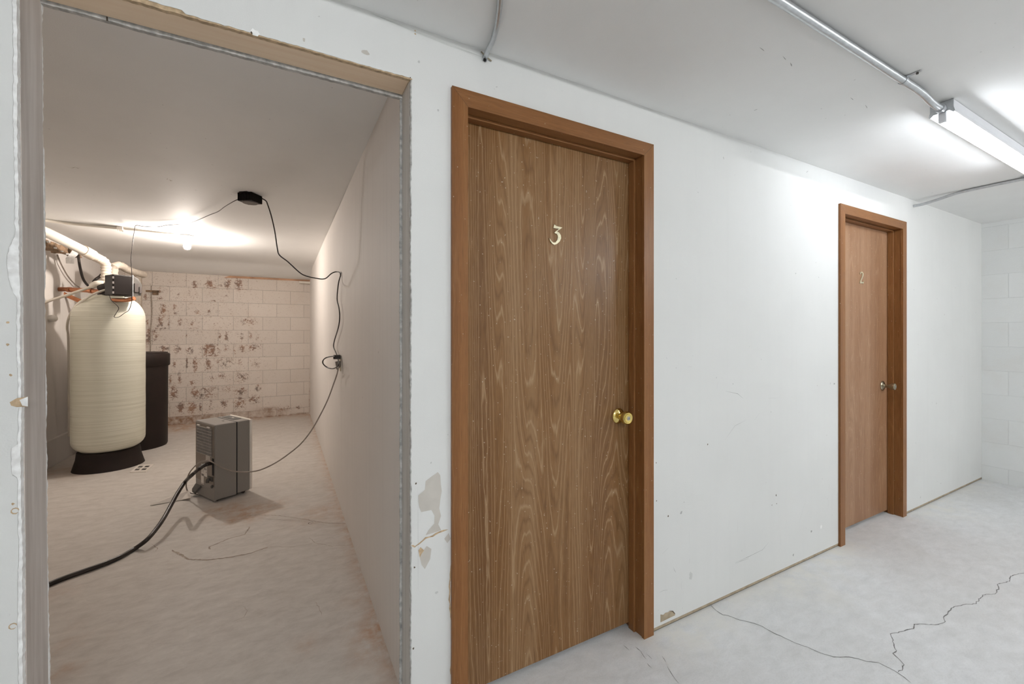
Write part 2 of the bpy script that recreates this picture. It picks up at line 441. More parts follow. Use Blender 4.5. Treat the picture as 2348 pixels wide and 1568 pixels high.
for pts, w_, mt in (([(1300,228),(1370,225),(1500,228),(1650,250),(1800,275),(1935,282)], 0.008, 'crack_warm'),
        ([(1320,300),(1290,350),(1180,380),(1060,430),(1070,445)], 0.012, 'crack_warm'),
        ([(820,450),(880,480),(930,510),(1050,515),(1200,495),(1330,470),(1440,430)], 0.014, 'crack_warm'),
        ([(1440,430),(1600,430),(1740,405),(1850,425),(1980,415)], 0.004, 'crack_warm'),
        ([(1740,405),(1720,385),(1700,370)], 0.003, 'crack_warm'),
        ([(690,410),(730,440),(720,460)], 0.004, 'crack_warm'),
        ([(1280,810),(1305,840),(1280,880),(1210,910)], 0.0025, 'crack_warm'),
        ([(1740,780),(1770,830),(1780,870)], 0.0025, 'crack_warm')):
    b.ribbon([onZ(*P3(*p), 0) for p in pts], w_, EZ, M[mt], 0.003)
def P5(x, y): return (1340 + x / 5.445, 1280 + y / 5.445)
for pts in ([(635,1105),(700,1160),(770,1260)], [(780,1195),(845,1260)], [(970,1220),(1020,1300)], [(1035,1350),(1080,1430),(1120,1490),(1180,1560)], [(780,1310),(840,1370)], [(480,1080),(560,1150)]):
    b.ribbon([onZ(*P5(*p), 0) for p in pts], 0.003, EZ, M['crack'], 0.001)
c = onZ(713, 1199, 0)
for i in range(1):
    b.ribbon([c + Vector((0.016*math.cos(a), 0.016*math.sin(a), 0)) for a in [k*0.6 for k in range(10)]], 0.005, EZ, M['dark_mark'])
floor = b.build('floor', open_=True, **S('grey concrete slab floor with hairline cracks, rust stained and tinted for warm bulb light in the store room', 'floor'))
# thickness below
frust = [(onZ(x, y, 0), r, k) for x, y, r, k in ((520,1168,.16,.9),(585,1172,.13,.8),(560,1190,.1,.6),(640,1155,.12,.5),(720,1185,.18,.35),(735,1170,.1,.4),
    (150,1480,.05,.5),(175,1535,.03,.9),(128,1545,.03,1),(245,1456,.02,.9),(175,1432,.02,.8),(130,1360,.09,.4),
    (400,972,.30,.9),(440,978,.25,.7),(410,985,.15,.8),(520,958,.3,.5),(600,955,.35,.45),(690,952,.2,.4),(700,1480,.06,.5),(850,1445,.1,.6),(840,1500,.08,.4),(800,1380,.05,.4),(140,1080,.2,.6),(180,1090,.15,.4),(530,1195,.05,.6))]
def f_rust(c):
    if c.y < 1.36 or c.x > 0.42: return 0.0
    v = 0
    for p, r, k in frust:
        d = math.hypot(c.x - p.x, c.y - p.y) / r
        if d < 1.6: v += k * math.exp(-d * d * 1.3)
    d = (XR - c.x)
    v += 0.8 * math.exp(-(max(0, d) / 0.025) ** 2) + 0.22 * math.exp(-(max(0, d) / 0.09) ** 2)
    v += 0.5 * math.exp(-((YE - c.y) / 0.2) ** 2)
    return min(1.2, v)
def f_pale(c):
    if c.y < 1.5 and c.x > 0.4:
        v = math.exp(-((D - c.y) / 0.13) ** 2) * (0.9 if 1.3 < c.x < 3.1 else 0.7 if c.x > 3.8 else 0.2)
        for px, py, r in ((1870,1345,.2),(1560,1430,.22),(1890,1270,.15),(2170,1170,.2)):
            p = onZ(px, py, 0); v += 0.7 * math.exp(-((c.x-p.x)**2 + (c.y-p.y)**2) / r**2)
        return v
    v = 0
    for px, py, r in ((560,1060,.35),(660,1120,.35),(520,1220,.25),(340,1060,.12),(405,985,.10)):
        p = onZ(px, py, 0); v += 0.55 * math.exp(-((c.x-p.x)**2 + (c.y-p.y)**2) / r**2)
    return v
vattr(floor, 'rust', f_rust); vattr(floor, 'pale', f_pale)
vattr(floor, 'warm', lambda c: sm(c.y, 1.30, 1.42) if c.x < 0.45 else 0.0)  # where the floor colour carries the store room's warm light

def zc(x, y): return CZ - 0.118 * sm(y, 6.75, YE) - (0.0 if y < 1.5 else 0.004 * math.sin(x * 2.1) * math.sin(y * 1.3))
b = MB(); vs, fs = grid(frange(X0, XE, 0.08), frange(Y0, YE + 0.05, 0.08), zc)
b.add(vs, [tuple(reversed(f)) for f in fs], M['paint_ceiling'], True)
# small nicks in the ceiling
for px, py, l, a in ((1742,108,.02,.1),(1795,128,.02,.2),(1812,143,.018,.3),(1950,223,.02,.1),(1984,240,.025,.2),(185,537,.03,.3),(207,547,.03,.3),(220,553,.03,.3)):
    p = onZ(px, py, CZ); b.ribbon([p, p + Vector((l * math.cos(a), l * math.sin(a), 0)), p + Vector((l * 1.6 * math.cos(a), l * math.sin(a) * 1.8, 0))], 0.004, (0, 0, -1), M['mark'], off=0.001)
for px, py in ((172,381),(388,410),(547,440),(500,541),(515,540),(528,543)):
    p = onZ(px, py, CZ)
    for k in range(4):
        a = random.uniform(0, 6.28); l = random.uniform(0.02, 0.05)
        b.ribbon([p, p + Vector((l*math.cos(a)*.6, l*math.sin(a)*.5, -0.004)), p + Vector((l*math.cos(a+.5), l*math.sin(a+.5), 0))], 0.004, (0, 0, -1), M['crack_warm'], off=0.005)
ceiling = b.build('ceiling', open_=True, **S('off-white painted plaster ceiling, sagging where it meets the block wall', 'ceiling'))

# ------------------------------------------------------------------ corridor shell
b = MB(); b.box((XE, Y0 - .1, 0), (XE + .15, D, CZ), M['block_end'])
for z in (): pass
b.build('wall_end', **S('white painted concrete block wall closing the far right end of the corridor', 'wall'))
b = MB(); b.box((X0, Y0 - .15, 0), (XE, Y0, CZ), M['paint']); b.build('wall_rear', **S('plain white wall behind the viewer, along the corridor', 'wall'))
b = MB(); b.box((X0 - .15, Y0, 0), (X0, D, CZ), M['paint']); b.build('wall_left', **S('plain white wall closing the corridor on the left, out of view', 'wall'))

# doors: outer casing edges (x0,x1), top of casing
DOORS = {3: dict(x0=0.483, x1=1.394, top=2.098), 2: dict(x0=2.960, x1=3.876, top=2.076)}
CW, RV = 0.0560, 0.004
BOT = 0.018
# partition: corridor-side drywall with a ragged opening
TH = 0.0127
def xleft(z): return -0.4925 - 0.0155 * z / 2.09
XRO, ZHD = 0.350, 2.086
zs = frange(BOT, ZHD, 0.008)
def rag(seedv, n, amp, coarse=14):
    r = random.Random(seedv); c = [r.uniform(-1, 1) for _ in range(n // coarse + 3)]
    out = []
    for i in range(n):
        j, k = divmod(i, coarse); k /= coarse
        out.append(amp * (0.6 * (c[j] * (1 - k) + c[j+1] * k) + 0.4 * r.uniform(-1, 1)))
    return out
part = MB()
e1 = rag(3, len(zs), 0.0022); e2 = rag(4, len(zs), 0.0022, 20)
L0 = [xleft(z) - 0.001 + e1[i] for i, z in enumerate(zs)]
L1 = [x - 0.0055 + min(0.004, e2[i]) for i, x in enumerate(L0)]
for i, z in enumerate(zs):       # a wide torn patch beside the stud, as at mid height
    if 1.37 < z < 1.50: L1[i] -= 0.012 * math.sin((z - 1.37) / 0.13 * math.pi) ** 0.6
    if 0.98 < z < 1.05: L1[i] -= 0.010
def strip(b, xa, xb, zz, y, mat):
    n = len(zz); vs = [(xa[i], y, zz[i]) for i in range(n)] + [(xb[i], y, zz[i]) for i in range(n)]
    b.add(vs, [(i, n+i, n+i+1, i+1) for i in range(n-1)], mat)
def edge(b, xs_, zz, y0, y1, mat):
    n = len(zz); vs = [(xs_[i], y0, zz[i]) for i in range(n)] + [(xs_[i], y1, zz[i]) for i in range(n)]
    b.add(vs, [(i, n+i, n+i+1, i+1) for i in range(n-1)], mat)
strip(part, [X0] * len(zs), L1, zs, D, M['paint'])
strip(part, L1, L0, zs, D + 0.0008, M['gypsum'])
edge(part, L0, zs, D + 0.0008, D + TH, M['gypsum'])
# right of the opening
e3 = rag(8, len(zs), 0.003, 9); e4 = rag(9, len(zs), 0.0022, 12)
R0 = [XRO + e3[i] * 0.8 for i in range(len(zs))]
R1 = [x + 0.003 + max(-0.001, e4[i]) for i, x in enumerate(R0)]
xd = DOORS[3]['x0'] + 0.02
strip(part, R0, R1, zs, D + 0.001, M['gypsum_grey'])
strip(part, R1, [xd] * len(zs), zs, D, M['paint'])
edge(part, R0, zs, D + 0.001, D + TH, M['gypsum_grey'])
# above the opening
xs = frange(xleft(ZHD) - 0.003, XRO + 0.006, 0.008); n = len(xs)
e5 = rag(12, n, 0.0028, 10); e6 = rag(13, n, 0.0025, 13)
H0 = [ZHD - 0.001 + e5[i] * (1.0 if xs[i] < -0.1 else 0.4) for i in range(n)]
H1 = [H0[i] + 0.004 + max(-0.001, e6[i]) + (0.006 if -0.42 < xs[i] < -0.22 else 0) for i in range(n)]
vs = [(xs[i], D + .001, H0[i]) for i in range(n)] + [(xs[i], D + .001, H1[i]) for i in range(n)]
part.add(vs, [(i, i+1, n+i+1, n+i) for i in range(n-1)], M['paper_brown'])
vs = [(xs[i], D, H1[i]) for i in range(n)] + [(xs[i], D, CZ) for i in range(n)]
part.add(vs, [(i, i+1, n+i+1, n+i) for i in range(n-1)], M['paint'])
vs = [(xs[i], D + .001, H0[i]) for i in range(n)] + [(xs[i], D + TH, H0[i]) for i in range(n)]
part.add(vs, [(i, i+1, n+i+1, n+i) for i in range(n-1)], M['paper_brown'])
part.add([(X0, D, ZHD), (xs[0], D, ZHD), (xs[0], D, CZ), (X0, D, CZ)], [(0,1,2,3)], M['paint'])
q0 = xs[-1]
part.add([(q0, D, ZHD), (xd, D, ZHD), (xd, D, CZ), (q0, D, CZ)], [(0,1,2,3)], M['paint'])
# panels between and beyond the doors
def panel(b, x0, x1, z0, z1, mat=M['paint']): b.add([(x0, D, z0), (x1, D, z0), (x1, D, z1), (x0, D, z1)], [(0,1,2,3)], mat)
tops = {k: DOORS[k]['top'] - 0.02 for k in DOORS}
xa, xb = DOORS[3]['x0'] + .02, DOORS[3]['x1'] - .02
panel(part, xa, xb, tops[3], CZ); xc_, xe_ = DOORS[2]['x0'] + .02, DOORS[2]['x1'] - .02
panel(part, xb, xc_, BOT, CZ); panel(part, xc_, xe_, tops[2], CZ); panel(part, xe_, XE, BOT, CZ)
for x0, x1 in ((X0, L0[0]), (R0[0], xa), (xb, xc_), (xe_, XE)):
    part.add([(x0, D, BOT), (x1, D, BOT), (x1, D + TH, BOT), (x0, D + TH, BOT)], [(0,1,2,3)], M['gypsum_grey'])
# faint tape ridge below the ceiling
part.ribbon([onY(850, 30, D), onY(950, 72, D), onY(1030, 103, D), onY(1106, 131, D)], 0.010, NY, M['mark_soft'], off=0.0005)
# marks on the painted face
def PA(x, y): return (880 + x / 3.025, 1050 + y / 3.025)
def poly(b, pts, mat, off=0.0006): b.add([onY(*p, D - off) for p in pts], [tuple(range(len(pts)))], mat)
poly(part, [PA(*p) for p in ((290,160),(335,125),(375,97),(392,120),(395,170),(402,230),(392,290),(385,350),(397,400),(378,460),(398,500),(340,520),(290,535),(310,500),(350,455),(352,400),(330,360),(260,375),(245,340),(240,300),(240,260),(285,220))], M['patch'])
part.ribbon([onY(*PA(*p), D) for p in ((190,605),(215,615),(245,595),(290,555),(340,540),(380,515),(445,495))], 0.0065, NY, M['paper_brown'], 0.0008)
poly(part, [PA(*p) for p in ((240,640),(255,618),(275,640),(298,610),(330,630),(322,700),(285,770),(262,740),(250,690))], M['patch'])
poly(part, [PA(*p) for p in ((240,640),(255,618),(280,640),(262,665),(250,690))], M['paper_brown'], 0.001)
poly(part, [PA(*p) for p in ((420,560),(450,520),(465,560),(440,590))], M['patch'])
part.ribbon([onY(*PA(*p), D) for p in ((470,720),(458,860),(455,980),(466,1100),(474,1200),(470,1400),(462,1500))], 0.006, NY, M['paper_brown'], 0.0012)
for x, y in ((222,176),(212,758),(205,1320)): part.blob(onY(*PA(x, y), D), .0035, .004, EX, EZ, NY, M['dark_mark'], 9)
part.ribbon([onY(*PA(*p), D) for p in ((236,200),(238,600),(238,910))], 0.0012, NY, M['mark'])
part.blob(onY(*PA(365, 932), D), .006, .005, EX, EZ, NY, M['mark_soft'])
poly(part, [P5(*p) for p in ((950,700),(985,705),(1010,680),(1045,672),(1065,655),(1108,655),(1135,690),(1130,712),(1060,745),(950,800))], M['tan'])
poly(part, [P5(*p) for p in ((1060,655),(1108,655),(1135,690),(1120,690),(1100,668))], M['dark_mark'], 0.001)
for pts in ([(1110,110),(1125,150),(1140,175)], [(930,430),(985,400),(1040,392)], [(1880,65),(1960,30),(2050,0)], [(1210,290),(1210,390)], [(915,660),(930,640)], [(1315,0),(1310,60)]):
    part.ribbon([onY(*P5(*p), D) for p in pts], 0.0028, NY, M['mark'])
part.blob(onY(*P5(1330, 215), D), .014, .02, EX, EZ, NY, M['mark_soft'])
def PB(x, y): return (1500 + x / 1.568, 300 + y / 1.568)
for pts in ([(255,1110),(290,1060),(330,1040)], [(255,935),(300,945),(320,962)], [(290,1552),(340,1530),(390,1505),(410,1480)], [(520,1410),(545,1325)], [(630,1270),(625,1360)], [(640,1300),(638,1365)], [(120,848),(135,848)], [(270,1400),(265,1430)], [(300,1400),(300,1440)], [(230,900),(225,925)], [(360,1040),(378,1015)], [(125,1440),(128,1500)],[(410,960),(445,960)],[(50,1500),(30,1520)],[(452,1450),(455,1490)]):
    part.ribbon([onY(*PB(*p), D) for p in pts], 0.0024, NY, M['mark'])
for x, y, r in ((50,1385,.004),(97,1372,.008),(438,1310,.005),(565,1440,.007),(500,1525,.007),(7,1193,.003),(440,1340,.003),(8,1330,.003),(423,1345,.003),(192,1127,.004)):
    part.blob(onY(*PB(x, y), D), r, r * 1.2, EX, EZ, NY, M['dark_mark'] if r < .006 else M['mark'], 9)
part.blob(onY(*PB(600, 1423), D), .012, .012, EX, EZ, NY, M['gypsum'])
part.blob(onY(*PB(633, 908), D), .002, .008, EX, EZ, NY, M['mark']); part.blob(onY(*PB(647, 909), D), .009, .006, EX, EZ, NY, M['mark'])
for x, y, h in ((125,1305,40),(165,1320,10)):
    for k in range(-h, h, 6): part.ribbon([onY(*PB(x - 14 + 0.2 * k, y + k), D), onY(*PB(x + 14, y + k - 2), D)], 0.0026, NY, M['mark_soft'])
def PL(x, y): return (x * 160 / 376, 900 + y * 160 / 376)
poly(part, [PL(*p) for p in ((52,52),(90,30),(150,22),(150,75),(90,78),(60,70))], M['paper_brown'], 0.0005)
poly(part, [PL(*p) for p in ((105,40),(150,22),(150,75),(120,70))], M['gypsum'], 0.001)
for x, y in ((82, 637), (70, 1258)):
    c = onY(*PL(x, y), D); part.ribbon([c + Vector((.006*math.cos(a), 0, .006*math.sin(a))) for a in [k*.7 for k in range(9)]], 0.003, NY, M['paper_brown'])
for px, py in ((18,739),(30,1155),(25,860),(18,790)): part.blob(onY(px, py, D), .003, .003, EX, EZ, NY, M['paper_brown'], 8)
for px, py in ((583,75),): 
    part.blob(onY(px, py, D), .014, .010, EX, EZ, NY, M['gypsum']); part.blob(onY(px - 6, py + 1, D), .003, .004, EX, EZ, NY, M['dark_mark'], 8, 0.001)
part.blob(onY(952, 71, D), .003, .003, EX, EZ, NY, M['paper_brown'], 8); part.blob(onY(952, 78, D), .003, .003, EX, EZ, NY, M['paper_brown'], 8)
part.blob(onY(697, 92, D), .004, .007, EX, EZ, NY, M['patch'], 8); part.blob(onY(838, 120, D), .016, .008, EX, EZ, NY, M['patch'], 10)
part.blob(onY(941, 178, D), .002, .002, EX, EZ, NY, M['dark_mark'], 8)
part.build('wall_front', open_=True, **S('off-white drywall partition with the two oak doors and the torn-out opening, chipped and scuffed', 'wall'))

# back face of the partition (store room side) with ragged edges
bk = MB()
e7 = rag(21, len(zs), 0.0035, 10); e8 = rag(22, len(zs), 0.002, 10)
BL = [xleft(z) - 0.0005 + 0.7 * e7[i] for i, z in enumerate(zs)]
BR = [XRO - 0.007 + e8[i] for i in range(len(zs))]
e9 = rag(23, n, 0.002, 8)
BH = [ZHD - 0.010 + e9[i] for i in range(n)]
TB = .007
def sheet_edge(b, xs_, x_out, zz, y0, y1, mat, face):
    edge(b, xs_, zz, y0, y1, mat); strip(b, xs_, [x_out] * len(zz), zz, y0, mat); strip(b, xs_, [x_out] * len(zz), zz, y1, face)
sheet_edge(bk, BL, XL, zs, YB - TB, YB, M['gypsum'], M['paint_inner'])
sheet_edge(bk, BR, XR + .05, zs, YB - TB, YB, M['gypsum_grey'], M['paint_inner'])
for y, mt in ((YB - TH, M['gypsum_grey']), (YB, M['paint_inner'])):
    vs = [(xs[i], y, BH[i]) for i in range(n)] + [(xs[i], y, CZ) for i in range(n)]
    bk.add(vs, [(i, i+1, n+i+1, n+i) for i in range(n-1)], mt)
vs = [(xs[i], YB - TH, BH[i]) for i in range(n)] + [(xs[i], YB, BH[i]) for i in range(n)]
bk.add(vs, [(i, i+1, n+i+1, n+i) for i in range(n-1)], M['gypsum_grey'])
bk.add([(XL, YB, ZHD), (xs[0], YB, ZHD), (xs[0], YB, CZ), (XL, YB, CZ)], [(0,1,2,3)], M['paint_inner'])
bk.add([(xs[-1], YB, ZHD - .02), (XR + .05, YB, ZHD - .02), (XR + .05, YB, CZ), (xs[-1], YB, CZ)], [(0,1,2,3)], M['paint_inner'])
q = [i for i, x in enumerate(xs) if x > -0.395][0]
bk.add([(xs[q], YB - TH - .0005, BH[q] - .001), (xs[q] + .004, YB - TH - .0005, BH[q] - .001), (xs[q] + .003, YB - TH - .0005, ZHD), (xs[q], YB - TH - .0005, ZHD)], [(0,1,2,3)], M['dark_gap'])
bk.build('wall_inner_front', open_=True, **S('store room side of the torn partition, grey gypsum edge showing round the opening', 'wall'))

# studs and header exposed in the opening
b = MB()
zt = ZHD
b.prism([(xleft(0), D + TH, 0), (xleft(0) - .038, D + TH, 0), (xleft(zt) - .038, D + TH, zt), (xleft(zt), D + TH, zt)], (0, YB - TB - TH - D, 0), M['grey_lumber'])
b.build('trim_1', **S('weathered grey stud forming the left jamb of the torn-out opening', 'door jamb'))
b = MB(); b.box((XRO, D + TH, 0), (XRO + .038, YB - TB - .003, zt), M['grey_lumber2'])
b.build('trim_2', **S('pale grey stud forming the right jamb of the torn-out opening', 'door jamb'))
b = MB(); b.box((xleft(zt) - .04, D + TH, zt), (XRO + .04, YB - TH - .002, zt + .09), M['peach'])
b.ribbon([(XRO - .002, D + TH + .004, zt), (XRO - .002, YB - TH - .004, zt)], .004, (0, 0, -1), M['dark_gap'])
b.build('trim_3', **S('peach-toned wooden header across the top of the torn-out opening', 'header'))
# exposed sole plate strips under the drywall
for i, (x0, x1, lb) in enumerate(((R0[0] + .04, DOORS[3]['x0'] + .02, 'thin tan plate edge at the floor between the opening and door 3'),
        (DOORS[3]['x1'] - .004, DOORS[2]['x0'] + .004, 'long thin tan plate edge at the floor between door 3 and door 2'),
        (DOORS[2]['x1'] - .004, XE, 'thin tan plate edge at the floor right of door 2'))):
    b = MB(); b.box((x0, D + .0015, .0045), (x1, D + .03, BOT), M['tan']); b.box((x0, D + .004, 0), (x1, D + .03, .0046), M['dark_gap'])
    b.build('baseboard_' + ('left', 'middle', 'right')[i], **S(lb, 'base strip'))

# ------------------------------------------------------------------ doors
def digit(b, kind, c, h, y0, y1, mat):
    W = {}
    if kind == 3:
        out = [(.36,1),(.52,.93),(.80,.915),(.98,.90),(.72,.76),(.58,.68),(.74,.62),(.86,.50),(.88,.36),(.78,.20),(.58,.06),(.38,0),(.20,.04),(.06,.16),(0,.29),(.16,.16),(.30,.105),(.44,.12),(.58,.24),(.63,.38),(.62,.47),(.54,.56),(.40,.57),(.37,.60),(.72,.82),(.60,.815),(.30,.82)]
    else:
        out = [(.08,.80),(.14,.92),(.34,1.0),(.62,.99),(.80,.88),(.82,.72),(.66,.52),(.44,.32),(.30,.17),(.56,.13),(.78,.15),(.92,.26),(.86,.06),(.74,0),(.50,.03),(.22,0),(.02,.02),(.10,.16),(.34,.42),(.56,.66),(.60,.82),(.50,.92),(.34,.90),(.28,.82),(.16,.76)]
    s_ = h; pts = [Vector((c[0] + (x - .45) * s_ * .78, y0, c[2] + (z - .5) * s_)) for x, z in out]
    b.prism(pts, (0, y1 - y0, 0), mat)
def make_door(num, x0, x1, top, slabmat, knobx, knobz, old, numz, label):
    r = empty(f'door_{4 - num if num == 3 else 2}', ((x0 + x1) / 2, D, 0), 0, **S(label, 'door'))
    yf = D - 0.012
    xi0, xi1, zi = x0 + CW, x1 - CW, top - CW
    cp = dict(V=M['casing_v'], Hh=M['casing_h'])
    def prof(b, pts, mat): b.prism(pts, (0, D + .001 - yf, 0), mat)
    b = MB(); prof(b, [(x0, yf, 0), (xi0, yf, 0), (xi0, yf, zi), (x0, yf, top)], cp['V']); b.build('casing_side', r, .0022)
    b = MB(); prof(b, [(xi1, yf, 0), (x1, yf, 0), (x1, yf, top), (xi1, yf, zi)], cp['V']); b.build('casing_side', r, .0022)
    b = MB(); prof(b, [(xi0, yf, zi), (xi1, yf, zi), (x1, yf, top), (x0, yf, top)], cp['Hh']); 
    for xa_, xb_ in ((x0, xi0), (x1, xi1)):
        p_, q_ = Vector((xa_, yf, top)), Vector((xb_, yf, zi)); s1 = Vector((.0005, 0, 0))
        b.add([p_ - s1 + NY*.0004, p_ + s1 + NY*.0004, q_ + s1 + NY*.0004, q_ - s1 + NY*.0004], [(0,1,2,3)], M['dark_gap'])
    b.build('casing_head', r, .0022)
    j0, j1, jz = xi0 - RV, xi1 + RV, zi + RV       # jamb faces
    yb = YB
    b = MB(); b.box((j0 - .018, D - .001, 0), (j0, yb, jz), cp['V']); b.build('jamb_side', r, .001)
    b = MB(); b.box((j1, D - .001, 0), (j1 + .018, yb, jz), cp['V']); b.build('jamb_side', r, .001)
    b = MB(); b.box((j0 - .018, D - .001, jz), (j1 + .018, yb, jz + .018), cp['Hh']); b.build('jamb_head', r, .001)
    ys0, ys1 = D + .040, D + .0745
    b = MB(); b.box((j0, ys0, 0), (j0 + .011, ys1, jz), cp['V']); b.build('stop_side', r, .002)
    b = MB(); b.box((j1 - .011, ys0, 0), (j1, ys1, jz), cp['V']); b.build('stop_side', r, .002)
    b = MB(); b.box((j0 + .011, ys0, jz - .011), (j1 - .011, ys1, jz), cp['Hh']); b.build('stop_head', r, .002)
    yd = ys1 + .0015
    b = MB(); b.box((j0 + .003, yd, .022), (j1 - .003, yd + .035, jz - .003), slabmat)
    if num == 3:
        b.ribbon([onY(1073, 948, yd), onY(1083, 947, yd)], .007, NY, M['dark_mark'])
        b.ribbon([onY(1103, 949, yd), onY(1121, 949, yd)], .002, NY, M['dark_mark'])
        b.ribbon([onY(1140, 1518, yd), onY(1152, 1514, yd)], .0025, NY, M['label'])
    b.build('door_slab', r, .001)
    # number
    b = MB(); c = ((x0 + x1) / 2 + (.006 if num == 3 else .012), 0, numz)
    digit(b, num, c, .080, yd - .005, yd - .0005, M['brass_pale'])
    o = b.build('door_number', r, .0006, label='worn brass house numeral %d' % num)
    # knob
    k = Vector((knobx, yd, knobz)); mt = M['brass_old'] if old else M['brass']
    kb = MB()
    R = rot_to((0, -1, 0), k)
    kb.lathe([(.033, -.001), (.0335, .002), (.032, .005), (.024, .0085), (.014, .012), (.0125, .016)], mt, 40, R)
    rose = kb.build('knob_rose', r)
    kb = MB()
    if old: pr = [(.011, .010), (.0105, .022), (.0095, .030), (.012, .038), (.018, .048), (.0225, .058), (.0235, .066), (.022, .071), (.015, .0735), (.013, .0725)]
    else: pr = [(.011, .010), (.0105, .020), (.013, .026), (.021, .033), (.0262, .042), (.0275, .050), (.0265, .058), (.0235, .062), (.0225, .0605), (.019, .0600), (.0175, .0625), (.012, .063)]
    kb.lathe(pr, mt, 40, R)
    kb.build('door_knob', r, label='antique brass knob' if old else 'polished brass knob')
    kb = MB(); zf = .0735 if old else .063
    kb.lathe([(.0085, zf - .004), (.0085, zf + .001), (.007, zf + .0015)], M['keysteel'], 24, R)
    kb.box((-.0008, -.004, zf + .0014), (.0008, .004, zf + .0018), M['void'], R)
    kb.build('key_cylinder', r, label='grey keyed lock cylinder')
    return r
make_door(3, **DOORS[3], slabmat=M['door_oak'], knobx=1.274, knobz=.934, old=False, numz=1.680, label='near oak door with the brass numeral 3, cathedral grain and shiny brass knob')
make_door(2, **DOORS[2], slabmat=M['door_oak_pale'], knobx=3.741, knobz=.918, old=True, numz=1.665, label='far oak door with the brass numeral 2 and dull antique knob')

# ------------------------------------------------------------------ store room shell
b = MB(); b.add([(XR, YB, 0), (XR, YE, 0), (XR, YE, CZ), (XR, YB, CZ)], [(0,1,2,3)], M['paint_inner'])
b.add([(XR + .1, YB, 0), (XR + .1, YE, 0), (XR + .1, YE, CZ), (XR + .1, YB, CZ)], [(3,2,1,0)], M['paint_inner'])
NX = Vector((-1, 0, 0))
b.ribbon([onX(782, 690, XR), onX(782, 1000, XR), onX(783, 1120, XR)], .002, NX, M['mark'])
b.ribbon([onX(905, 1450, XR), onX(906, 1470, XR)], .003, NX, M['mark'])
b.blob(onX(778, 479, XR), .008, .006, EY, EZ, NX, M['mark'], 8)
b.build('wall_inner_right', open_=True, **S('smooth warm white wall on the right inside the store room', 'wall'))
b = MB(); b.box((XL - .1, YB, 0), (XL, YE, CZ), M['paint_inner']); b.build('wall_inner_left', **S('pale plastered wall behind the fibreglass tank on the left', 'wall'))
b = MB(); b.box((XL, 2.2, 0), (XL + .035, YE, .258), M['paint_inner']); b.build('baseboard_inner_left', bevel=.004, **S('low plastered curb along the foot of the left store room wall', 'curb'))
xs2, zs2 = frange(XL, XR, .012), frange(0, CZ, .012); nx = len(xs2)
b = MB(); b.add([(x, YE, z) for z in zs2 for x in xs2], [(j*nx+i, j*nx+i+1, (j+1)*nx+i+1, (j+1)*nx+i) for j in range(len(zs2)-1) for i in range(nx-1)], M['block_back'])
bw = b.build('wall_inner_back', open_=True, **S('painted concrete block wall with flaking rust-brown patches at the back of the store room', 'wall'))
spots = [(607,215,25,40,.9),(745,215,40,42,.9),(845,228,25,18,.6),(915,212,33,48,.9),(1020,215,33,50,.95),(760,240,60,8,.8),(1050,262,60,6,.7),
 (140,330,15,32,.8),(275,345,25,18,.9),(270,280,15,40,.5),(450,310,20,28,.5),(790,368,26,11,.9),(900,320,15,15,.4),(550,290,12,60,.35),
 (303,450,28,58,.9),(412,430,15,35,.8),(420,490,28,12,.9),(625,475,25,25,.65),(740,475,20,30,.75),
 (155,570,12,28,.9),(275,570,32,60,1),(290,627,70,6,.9),(355,565,6,50,.9),(462,570,18,38,.75),(585,590,14,30,.75),(560,632,90,4,.5),
 (1110,565,80,40,.5),(225,690,28,60,.7),(525,680,6,38,1),(838,710,14,50,.8),(905,710,22,50,.6),(1050,705,20,50,.5),(1130,700,16,36,.6),(1195,710,20,30,.4),(165,700,22,60,.9),(160,750,18,40,.9),
 (320,825,45,30,.95),(440,825,36,40,.7),(560,840,32,30,.85),(752,830,72,58,1.0),(900,810,25,50,.5),(1050,820,24,35,.85),(1160,808,70,32,.6),(980,830,10,50,.5),(780,892,90,5,.9),
 (410,965,14,26,1),(530,960,8,60,.9),(608,970,20,58,1),(733,975,28,50,1),(1030,955,20,25,.75),(880,950,110,50,.42),(1180,970,60,50,.35),
 (460,1095,18,60,.8),(585,1142,24,22,.8),(1050,1090,62,50,.55),(860,1080,34,34,.5),(770,1100,20,40,.45),(375,1120,12,50,.7),
 (400,1240,36,55,1),(610,1235,34,42,1),(710,1215,110,26,.65),(1040,1225,52,34,.8),(1205,1195,25,32,.8),(700,1260,120,30,.5),(920,1200,60,40,.4),
 (475,1375,34,48,.95),(580,1380,44,46,.9),(760,1340,20,55,.55),(880,1340,34,36,.75),(1030,1330,45,50,.85),(1170,1305,52,30,.8),(660,1370,12,50,.8),
 (1580,1378,22,14,.8),(1450,1390,60,20,.5),(780,120,30,8,.5)]
SP = []
for x, y, rx, ry, k in spots:
    c = onY(300 + x / 4.125, 600 + y / 4.125, YE)
    c2_ = onY(300 + (x + rx) / 4.125, 600 + (y + ry) / 4.125, YE)
    SP.append((c.x, c.z, abs(c2_.x - c.x), abs(c2_.z - c.z), k))
def f_sp(c):
    v = 0.26 + 0.16 * sm(-c.x, -0.1, 0.7)
    for x, z, rx, rz, k in SP:
        dx, dz = (c.x - x) / rx, (c.z - z) / rz
        d = dx * dx + dz * dz
        if d < 5: v = max(v, 0.30 + k * 1.22 * math.exp(-d * .9))
    return v
